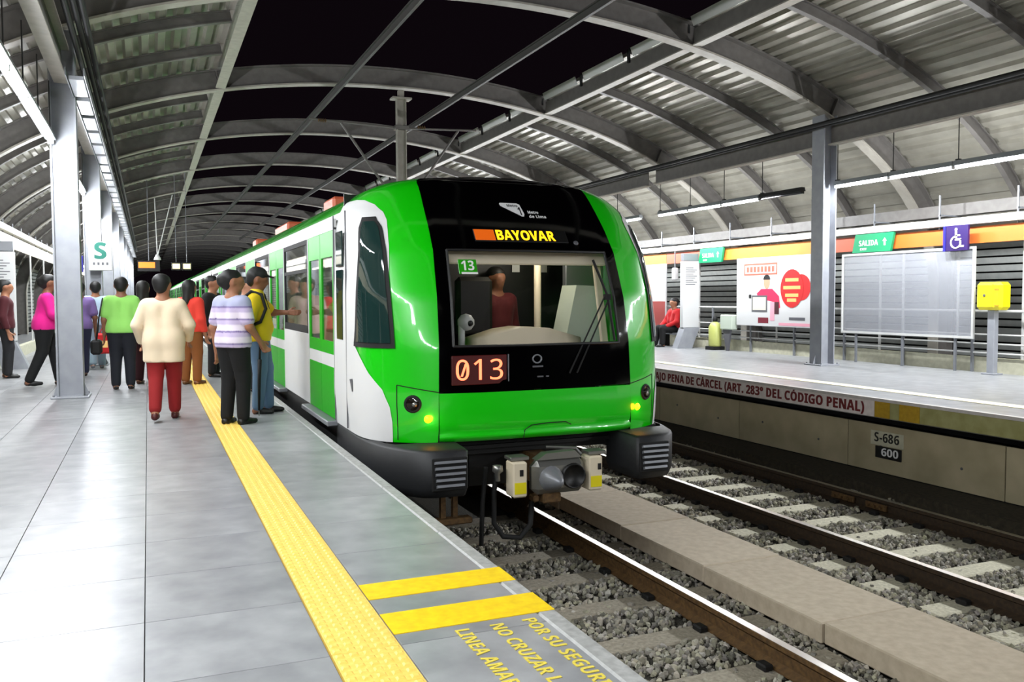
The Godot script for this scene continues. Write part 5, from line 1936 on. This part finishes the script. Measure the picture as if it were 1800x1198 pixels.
func person(c: Dictionary) -> Node3D:
	# joints in shares of the body height, facing local +z; c.arms = [[elbow, wrist] of the local -x arm, of the +x arm], c.feet = [[x, z, turn] ...]
	var h: float = c.h
	var cell: float = c.get("cell", 0.024)
	var puff: float = c.get("puff", 0.012 + cell * 0.25)
	var o := base("person", c.at, c.label, "person", c.get("group", ""), "", deg_to_rad(c.turn))
	var sit: bool = c.get("sit", false)
	var lean: float = c.get("lean", 0.0)
	var hipy: float = 0.27 if sit else 0.525
	var J := func(x: float, y: float, z: float) -> Vector3:
		# the trunk leans about the hips
		var dy := y - hipy
		return Vector3(x, hipy + dy * cos(lean) - z * sin(lean), z * cos(lean) + dy * sin(lean)) * h
	var up := hipy - 0.525
	var wd: float = c.get("wide", 1.0)
	var R := func(r: float) -> float: return r * h
	var torso := [
		[J.call(-0.042 * wd, 0.545 + up, 0), J.call(0.042 * wd, 0.545 + up, 0), R.call(0.068 * wd), R.call(0.068 * wd)],
		[J.call(-0.036 * wd, 0.56 + up, 0.002), J.call(-0.034 * wd, 0.65 + up, 0.006), R.call(0.064 * wd), R.call(0.056 * wd)],
		[J.call(0.036 * wd, 0.56 + up, 0.002), J.call(0.034 * wd, 0.65 + up, 0.006), R.call(0.064 * wd), R.call(0.056 * wd)],
		[J.call(-0.034 * wd, 0.65 + up, 0.006), J.call(-0.05 * wd, 0.755 + up, 0.004), R.call(0.056 * wd), R.call(0.062)],
		[J.call(0.034 * wd, 0.65 + up, 0.006), J.call(0.05 * wd, 0.755 + up, 0.004), R.call(0.056 * wd), R.call(0.062)],
		[J.call(-0.092, 0.795 + up, -0.004), J.call(0.092, 0.795 + up, -0.004), R.call(0.038), R.call(0.038)],
		[J.call(-0.06, 0.80 + up, 0.0), J.call(0.0, 0.835 + up, 0.0), R.call(0.032), R.call(0.034)],
		[J.call(0.06, 0.80 + up, 0.0), J.call(0.0, 0.835 + up, 0.0), R.call(0.032), R.call(0.034)],
	]
	if c.get("belly", 0.0) > 0.0:
		torso.append([J.call(0, 0.60 + up, 0.03), J.call(0, 0.70 + up, 0.025), R.call(0.06 + c.belly), R.call(0.055)])
	var skin := torso.duplicate()
	skin.append([J.call(0, 0.82 + up, 0.0), J.call(0, 0.885 + up, 0.008), R.call(0.034), R.call(0.031)])
	# head, turned on the neck
	var hc: Vector3 = J.call(0, 0.93 + up, 0.008)
	var hb := Basis(Vector3.UP, deg_to_rad(c.get("look", 0.0))) * Basis(Vector3.RIGHT, deg_to_rad(c.get("nod", 0.0)))
	var Hd := func(x: float, y: float, z: float) -> Vector3: return hc + hb * (Vector3(x, y, z) * h)
	var head := [
		[Hd.call(0, 0.014, -0.016), Hd.call(0, 0.012, 0.010), R.call(0.052), R.call(0.050)],
		[Hd.call(0, -0.005, 0.018), Hd.call(0, -0.042, 0.030), R.call(0.040), R.call(0.027)],
		[Hd.call(0, -0.045, 0.0), Hd.call(0, 0.0, -0.01), R.call(0.034), R.call(0.045)],
		[Hd.call(0, 0.004, 0.056), Hd.call(0, -0.014, 0.069), R.call(0.007), R.call(0.010)],
		[Hd.call(-0.02, 0.016, 0.052), Hd.call(0.02, 0.016, 0.052), R.call(0.010), R.call(0.010)],
		[Hd.call(-0.012, -0.032, 0.052), Hd.call(0.012, -0.032, 0.052), R.call(0.007), R.call(0.007)],
		[Hd.call(-0.052, 0.008, -0.002), Hd.call(-0.054, -0.012, 0.0), R.call(0.011), R.call(0.008)],
		[Hd.call(0.052, 0.008, -0.002), Hd.call(0.054, -0.012, 0.0), R.call(0.011), R.call(0.008)],
	]
	# arms
	var sleeves := []
	var hands := []
	for k in 2:
		var s := -1.0 if k == 0 else 1.0
		var sh: Vector3 = J.call(s * 0.108, 0.79 + up, -0.004)
		var el: Vector3 = c.arms[k][0] * h
		var wr: Vector3 = c.arms[k][1] * h
		if sit:
			el.y += up * h
			wr.y += up * h
		skin.append([sh, el, R.call(0.036), R.call(0.025)])
		skin.append([el, wr, R.call(0.025), R.call(0.0165)])
		if c.get("sleeve", "short") == "long":
			sleeves.append([sh, el, R.call(0.039), R.call(0.030)])
			sleeves.append([el, el.lerp(wr, 0.92), R.call(0.030), R.call(0.022)])
		else:
			sleeves.append([sh, sh.lerp(el, 0.72), R.call(0.040), R.call(0.036)])
		var d := (wr - el).normalized()
		var sd := Vector3(0, 0, 1)
		if absf(d.dot(sd)) > 0.7:
			sd = Vector3(0, 1, 0)
		sd = (sd - d * sd.dot(d)).normalized()
		hands.append(field_mesh(hand_bones(wr - d * 0.01, d, sd, h, c.get("curl", 0.5), -s), 0.007, 0.008))
	# legs
	var legs := []
	var trousers := []
	var shoes := []
	for k in 2:
		var s := -1.0 if k == 0 else 1.0
		var ft: Array = c.feet[k]
		var hip: Vector3 = Vector3(s * 0.048 * wd, hipy, 0) * h
		var ank := Vector3(ft[0], ft[3] if ft.size() > 3 else 0.048, ft[1]) * h
		var kn := (hip + ank) / 2.0 + Vector3(0, 0.03, 0.02 + (ft[4] if ft.size() > 4 else 0.0)) * h
		if sit:
			kn = Vector3(s * 0.06, 0.285, 0.25) * h
		legs.append([hip, kn, R.call(0.060 * wd), R.call(0.037)])
		legs.append([kn, ank, R.call(0.038), R.call(0.022)])
		var cut: float = c.get("trouser", 0.97)
		trousers.append([hip, kn, R.call(0.062 * wd), R.call(0.042)])
		trousers.append([kn, kn.lerp(ank, cut), R.call(0.042), R.call(0.032)])
		var fd := Vector3(sin(ft[2]), 0, cos(ft[2]))
		var heel := ank + Vector3(0, -0.028 * h, 0) - fd * 0.018 * h
		var toe := ank + Vector3(0, -0.032 * h, 0) + fd * 0.095 * h
		legs.append([ank, heel, R.call(0.021), R.call(0.018)])
		legs.append([heel, toe, R.call(0.019), R.call(0.014)])
		var sh2 := [[heel, heel.lerp(toe, 0.55), R.call(0.023), R.call(0.022)], [heel.lerp(toe, 0.5), toe, R.call(0.023), R.call(0.017)]]
		if c.get("boots", false):
			sh2.append([heel, ank, R.call(0.023), R.call(0.026)])
		shoes.append(sh2)
	skin.append_array(legs)
	var body := put(flesh([field_mesh(skin + head, cell, 0.022 * h)] + ([field_mesh(head, minf(cell, 0.008), 0.012 * h)] if cell < 0.02 else []) + hands), "body", c.skin_m, o)
	body.set_meta("label", "bare skin of head, arms and hands")
	var grow := func(bn: Array, r: float) -> Array:
		var g := []
		for b in bn:
			g.append([b[0], b[1], b[2] + r, b[3] + r])
		return g
	var shirt: Array = grow.call(torso.slice(0, 6) if c.get("collar", false) == false else torso, puff)
	shirt.append_array(grow.call(sleeves, puff * 0.7))
	var dye = c.get("dye")
	var tm: StandardMaterial3D = sm(c.top, 0.85) if dye == null else sm(Color.WHITE, 0.85)
	tm.rim_enabled = true
	tm.rim = 0.3
	if dye != null:
		tm.vertex_color_use_as_albedo = true
	var hem: float = 0.505 - c.get("coat", 0.0)
	if not sit:
		for s in [-1.0, 1.0]:
			shirt.append([J.call(s * 0.04 * wd, 0.58, 0.0), Vector3(s * 0.042 * wd, hem - 0.05, 0.0) * h, R.call(0.066 * wd) + puff, R.call(0.068 * wd) + puff])
	put(flesh([field_mesh(shirt, cell, 0.02 * h, -1.0 if sit else hem * h)], dye), c.get("top_name", "shirt"), tm, o)
	var tr: Array = grow.call([torso[0]] + trousers, puff * 0.8)
	put(flesh([field_mesh(tr, cell, 0.015 * h)]), "trousers", sm(c.legs, 0.85), o)
	for sh2 in shoes:
		put(flesh([field_mesh(sh2, minf(cell, 0.016), 0.012 * h)]), "shoe", sm(c.shoes, 0.5), o)
	# hair
	var hr := []
	var style: String = c.get("hair", "short")
	hr.append([Hd.call(0, 0.026, -0.022), Hd.call(0, 0.030, 0.006), R.call(0.056), R.call(0.050)])
	hr.append([Hd.call(0, -0.012, -0.032), Hd.call(0, 0.02, -0.02), R.call(0.044), R.call(0.054)])
	if style == "long":
		hr.append([Hd.call(0, 0.0, -0.035), Hd.call(0, -0.13, -0.055), R.call(0.050), R.call(0.038)])
		hr.append([Hd.call(-0.035, 0.0, -0.02), Hd.call(-0.045, -0.10, -0.03), R.call(0.026), R.call(0.02)])
		hr.append([Hd.call(0.035, 0.0, -0.02), Hd.call(0.045, -0.10, -0.03), R.call(0.026), R.call(0.02)])
	elif style == "bun":
		hr.append([Hd.call(0, 0.0, -0.07), Hd.call(0, 0.02, -0.075), R.call(0.030), R.call(0.028)])
	put(flesh([field_mesh(hr, minf(cell, 0.014), 0.02 * h)]), "hair", sm(c.get("hair_color", Color(0.05, 0.04, 0.035)), 0.6), o)
	if style == "cap":
		var cp := []
		cp.append([Hd.call(0, 0.036, -0.014), Hd.call(0, 0.036, 0.008), R.call(0.057), R.call(0.055)])
		for q in [-0.028, -0.014, 0.0, 0.014, 0.028]:
			cp.append([Hd.call(q, 0.040, 0.05), Hd.call(q * 0.8, 0.034, 0.105 - absf(q) * 0.5), R.call(0.008), R.call(0.006)])
		put(flesh([field_mesh(cp, minf(cell, 0.010), 0.008 * h)]), "cap", sm(c.get("cap_color", Color(0.06, 0.06, 0.06)), 0.7), o)
	# eyes
	for s in [-1.0, 1.0]:
		var em := SphereMesh.new()
		em.radius = 0.0075 * h
		em.height = 0.011 * h
		em.radial_segments = 8
		em.rings = 4
		put(em, "eye", M.eye, o, Hd.call(s * 0.021, 0.004, 0.0525))
	return o


func build_people() -> void:
	var tan := sm(Color(0.62, 0.42, 0.31), 0.6)
	var brown := sm(Color(0.52, 0.34, 0.25), 0.6)
	var fair := sm(Color(0.72, 0.52, 0.42), 0.6)
	for m in [tan, brown, fair]:
		m.subsurf_scatter_enabled = true
		m.subsurf_scatter_strength = 0.12
	var down := [[Vector3(-0.145, 0.63, -0.02), Vector3(-0.15, 0.47, 0.03)], [Vector3(0.145, 0.63, -0.02), Vector3(0.15, 0.47, 0.03)]]
	var stand := [[-0.06, 0.01, -0.15], [0.06, -0.01, 0.15]]
	var stride := [[-0.05, 0.11, 0.0], [0.05, -0.12, 0.0, 0.07, 0.03]]
	# the woman in the striped shirt
	var stripes := func(v: Vector3) -> Color:
		var y := v.y / 1.52
		if y > 0.775:
			return Color(0.36, 0.37, 0.52)
		var f := fposmod((0.775 - y) * 12.5, 1.0)
		if f < 0.16:
			return Color(0.17, 0.12, 0.30)
		if f < 0.52:
			return Color(0.52, 0.43, 0.62)
		return Color(0.74, 0.66, 0.76)
	person({"at": Vector3(0.77, 0, -9.03), "turn": 128, "h": 1.52, "cell": 0.015, "skin_m": tan, "top": Color(0.8, 0.75, 0.85), "dye": stripes, "legs": Color(0.022, 0.022, 0.028), "shoes": Color(0.05, 0.04, 0.04), "boots": true, "hair": "bun", "look": -38.0, "wide": 1.06,
		"arms": [[Vector3(-0.15, 0.64, 0.0), Vector3(-0.13, 0.53, 0.12)], [Vector3(0.155, 0.635, -0.02), Vector3(0.175, 0.465, 0.02)]], "feet": [[-0.06, 0.02, -0.1], [0.05, -0.02, 0.3]], "label": "person in a lilac striped shirt and black trousers waiting beside the train"})
	# the man in yellow
	person({"at": Vector3(1.09, 0, -9.80), "turn": 78, "h": 1.56, "cell": 0.015, "skin_m": brown, "top": Color(0.88, 0.76, 0.06), "legs": Color(0.36, 0.47, 0.58), "shoes": Color(0.06, 0.06, 0.065), "hair": "cap", "look": 6.0, "nod": 10.0, "belly": 0.012, "wide": 1.12, "collar": true,
		"arms": [[Vector3(-0.155, 0.64, -0.04), Vector3(-0.145, 0.51, 0.03)], [Vector3(0.15, 0.70, 0.09), Vector3(0.105, 0.70, 0.205)]], "feet": [[-0.055, 0.0, -0.1], [0.06, 0.06, 0.1]], "label": "person in a yellow shirt, blue jeans and black cap reaching for the train"})
	# someone in a long cream top and red trousers
	person({"at": Vector3(0.14, 0, -9.62), "turn": 172, "h": 1.49, "cell": 0.018, "skin_m": tan, "top": Color(0.90, 0.82, 0.70), "legs": Color(0.55, 0.07, 0.08), "shoes": Color(0.28, 0.05, 0.05), "boots": true, "hair": "short", "look": -20.0, "wide": 1.15, "sleeve": "long", "coat": 0.10, "top_name": "tunic", "trouser": 0.9,
		"arms": [[Vector3(-0.17, 0.66, 0.0), Vector3(-0.15, 0.55, 0.12)], [Vector3(0.17, 0.66, 0.0), Vector3(0.16, 0.54, 0.11)]], "feet": stride, "label": "person in a loose cream top and red trousers walking along the platform"})
	person({"at": Vector3(-0.34, 0, -13.2), "turn": 178, "h": 1.54, "skin_m": brown, "top": Color(0.55, 0.80, 0.38), "legs": Color(0.06, 0.07, 0.11), "shoes": Color(0.04, 0.04, 0.05), "arms": down, "feet": stand, "wide": 1.12, "label": "person in a light green shirt and dark navy trousers, seen from behind"})
	person({"at": Vector3(-0.06, 0, -13.9), "turn": 150, "h": 1.50, "skin_m": tan, "top": Color(0.60, 0.50, 0.40), "legs": Color(0.22, 0.05, 0.09), "shoes": Color(0.35, 0.2, 0.14), "hair": "long", "arms": down, "feet": stand, "label": "person in a brown top and maroon trousers beside the light green shirt"})
	person({"at": Vector3(0.56, 0, -13.5), "turn": 140, "h": 1.51, "skin_m": tan, "top": Color(0.85, 0.22, 0.16), "legs": Color(0.52, 0.30, 0.12), "shoes": Color(0.40, 0.25, 0.12), "hair": "long", "wide": 1.1, "sleeve": "long", "arms": down, "feet": stand, "label": "person in an orange red top and ochre trousers on the tactile strip"})
	person({"at": Vector3(0.95, 0, -14.7), "turn": 60, "h": 1.60, "skin_m": tan, "top": Color(0.05, 0.05, 0.06), "legs": Color(0.10, 0.10, 0.12), "shoes": Color(0.04, 0.04, 0.04), "arms": down, "feet": stand, "sleeve": "long", "label": "person all in black behind the lilac striped shirt"})
	person({"at": Vector3(1.20, 0, -12.0), "turn": 20, "h": 1.52, "skin_m": fair, "top": Color(0.80, 0.68, 0.66), "legs": Color(0.20, 0.20, 0.24), "shoes": Color(0.05, 0.05, 0.05), "arms": down, "feet": stand, "look": 30.0, "label": "person in a pale pink top half hidden behind the yellow shirt"})
	person({"at": Vector3(-0.86, 0, -17.2), "turn": 184, "h": 1.55, "skin_m": tan, "top": Color(0.66, 0.74, 0.82), "legs": Color(0.50, 0.57, 0.62), "shoes": Color(0.4, 0.42, 0.45), "arms": down, "feet": stride, "label": "person in a pale blue shirt and faded jeans walking towards the S sign"})
	person({"at": Vector3(-1.02, 0, -15.6), "turn": 190, "h": 1.52, "skin_m": brown, "top": Color(0.45, 0.36, 0.58), "legs": Color(0.16, 0.17, 0.28), "shoes": Color(0.05, 0.05, 0.05), "arms": down, "feet": stride, "label": "person in a violet top half hidden behind the broad pale pillar"})
	person({"at": Vector3(-1.40, 0, -14.2), "turn": 100, "h": 1.60, "lean": 0.12, "skin_m": brown, "top": Color(0.86, 0.08, 0.52), "legs": Color(0.03, 0.03, 0.04), "shoes": Color(0.03, 0.03, 0.03), "hair": "bun", "wide": 1.2, "sleeve": "long", "arms": [[Vector3(-0.16, 0.65, 0.06), Vector3(-0.12, 0.55, 0.18)], [Vector3(0.16, 0.64, 0.02), Vector3(0.13, 0.53, 0.12)]], "feet": [[-0.05, -0.13, 0.0, 0.06, 0.03], [0.05, 0.12, 0.0]], "label": "person in a bright pink top and black trousers walking behind the broad pillar"})
	person({"at": Vector3(-2.10, 0, -15.9), "turn": 95, "h": 1.55, "skin_m": tan, "top": Color(0.26, 0.03, 0.07), "legs": Color(0.12, 0.12, 0.13), "shoes": Color(0.05, 0.05, 0.05), "sleeve": "long", "arms": down, "feet": stand, "label": "person in a dark wine jacket standing by the white column behind the crowd"})
	person({"at": Vector3(12.24, 0, -18.68), "turn": -90, "h": 1.62, "sit": true, "skin_m": tan, "top": Color(0.70, 0.05, 0.08), "legs": Color(0.025, 0.025, 0.03), "shoes": Color(0.03, 0.03, 0.03), "sleeve": "long", "wide": 1.25, "arms": [[Vector3(-0.16, 0.64, 0.06), Vector3(-0.08, 0.57, 0.20)], [Vector3(0.16, 0.64, 0.06), Vector3(0.08, 0.57, 0.20)]], "feet": [[-0.07, 0.30, 0.0], [0.07, 0.26, 0.0]], "label": "person in a red jacket and black trousers sitting across the tracks"})
	person({"at": Vector3(TX + 0.12, 0.03, -7.82), "turn": 10, "h": 1.50, "skin_m": brown, "top": Color(0.30, 0.02, 0.04), "legs": Color(0.03, 0.03, 0.04), "shoes": Color(0.03, 0.03, 0.03), "sleeve": "long", "arms": down, "feet": stand, "label": "person in a dark red jacket standing inside the driver's cab"})
	# things people carry
	var bp := base("backpack", Vector3(0.915, 1.08, -9.77), "black backpack worn over the yellow shirt", "backpack", "", "", deg_to_rad(78.0))
	var st := mb(); bev(st, Vector3(0, 0.0, -0.02), Vector3(0.26, 0.40, 0.12), 0.04); part(st, "bag", M.rubber, bp)
	for s in [-1, 1]:
		st = mb(true)
		tube(st, [Vector3(s * 0.10, 0.16, 0.03), Vector3(s * 0.115, 0.245, 0.13), Vector3(s * 0.12, 0.21, 0.235), Vector3(s * 0.12, 0.06, 0.275), Vector3(s * 0.13, -0.08, 0.22), Vector3(s * 0.13, -0.15, 0.05)], 0.020, 6)
		part(st, "strap", M.rubber, bp)
	var um := base("umbrella", Vector3(1.065, 0, -9.55), "folded black umbrella held upright beside the blue jeans", "umbrella")
	st = mb(true); tube(st, [Vector3(0, 0.06, 0), Vector3(0.008, 0.35, -0.012), Vector3(0.02, 0.60, -0.03)], 0.012, 8, 0.022); part(st, "canopy", M.rubber, um)
	st = mb(true); tube(st, [Vector3(0, 0.0, 0), Vector3(0, 0.06, 0)], 0.005, 6); part(st, "tip", M.bare, um)
	st = mb(true); tube(st, [Vector3(0.02, 0.60, -0.03), Vector3(0.028, 0.78, -0.045), Vector3(0.02, 0.81, -0.045), Vector3(0.0, 0.80, -0.045)], 0.012, 8); part(st, "handle", M.dark, um)
	var hb := base("handbag", Vector3(-0.66, 0.60, -13.08), "black handbag hanging beside the light green shirt", "bag")
	st = mb(); bev(st, Vector3.ZERO, Vector3(0.14, 0.20, 0.26), 0.03); part(st, "bag", M.rubber, hb)
	st = mb(true); tube(st, [Vector3(0, 0.09, -0.10), Vector3(0.04, 0.40, -0.04), Vector3(0.09, 0.66, 0.0), Vector3(0.04, 0.40, 0.04), Vector3(0, 0.09, 0.10)], 0.010, 6); part(st, "strap", M.rubber, hb)
	var rb := base("shopping_bag", Vector3(-0.72, 0.30, -16.9), "bright red shopping bag carried by the pale blue shirt", "bag")
	st = mb(); bev(st, Vector3(0, 0.17, 0), Vector3(0.30, 0.36, 0.14), 0.03); part(st, "bag", M.red_cloth, rb)
	st = mb(true); tube(st, [Vector3(-0.08, 0.34, 0), Vector3(-0.03, 0.45, -0.02), Vector3(0.03, 0.45, -0.02), Vector3(0.08, 0.34, 0)], 0.008, 6); part(st, "handle", M.red_cloth, rb)
	st = mb(); bx(st, -0.07, 0.05, 0.10, 0.22, 0.07, 0.073); part(st, "print", M.ink_cream, rb)


func _ready() -> void:
	# camera
	var cam := Camera3D.new()
	cam.name = "camera"
	add_child(cam)
	cam.transform = Transform3D(Basis(Vector3(0.922692, -0.004109, 0.385516), Vector3(0.023072, 0.998740, -0.044575), Vector3(-0.384847, 0.050024, 0.921624)), Vector3(0, 1.25, 0))
	cam.fov = 42.761
	cam.near = 0.05
	cam.far = 300.0
	cam.current = true
	# night sky, exposure
	var e := Environment.new()
	e.background_mode = Environment.BG_COLOR
	e.background_color = Color(0.024, 0.014, 0.022)
	e.tonemap_mode = Environment.TONE_MAPPER_LINEAR
	e.tonemap_exposure = 1.85
	e.sdfgi_enabled = true
	e.ssao_enabled = true
	e.ssil_enabled = true
	var we := WorldEnvironment.new()
	we.name = "environment"
	we.environment = e
	add_child(we)
	rng.seed = 1
	make_materials()
	M.car_light = glow(Color(1.0, 0.98, 0.92), 3.0)
	M.pane_side = glass(Color(0.16, 0.20, 0.19), 0.30)
	M.led_orange = glow(Color(1.0, 0.42, 0.10), 1.6)
	M.sign_glow = glow(Color(1.0, 0.92, 0.55), 1.8)
	M.pale_strip = grained(Color(0.92, 0.88, 0.72), Color(0.97, 0.94, 0.82), 0.02, 1.0, 0.6, 0.0, 41)
	M.worn_paint = grained(Color(0.80, 0.72, 0.22), Color(0.92, 0.84, 0.36), 0.05, 0.3, 0.6, 0.0, 42)
	M.conductor = sm(Color(0.24, 0.23, 0.22), 0.5)
	M.eye = sm(Color(0.05, 0.035, 0.03), 0.2)
	build_arc()
	build_lamps()
	build_platforms()
	build_roof()
	build_pillars()
	build_walls()
	build_tracks()
	build_train()
	build_catenary()
	build_far_side()
	build_near_signs()
	build_people()
	for o in find_children("*", "MeshInstance3D", true, false):
		o.cast_shadow = GeometryInstance3D.SHADOW_CASTING_SETTING_ON
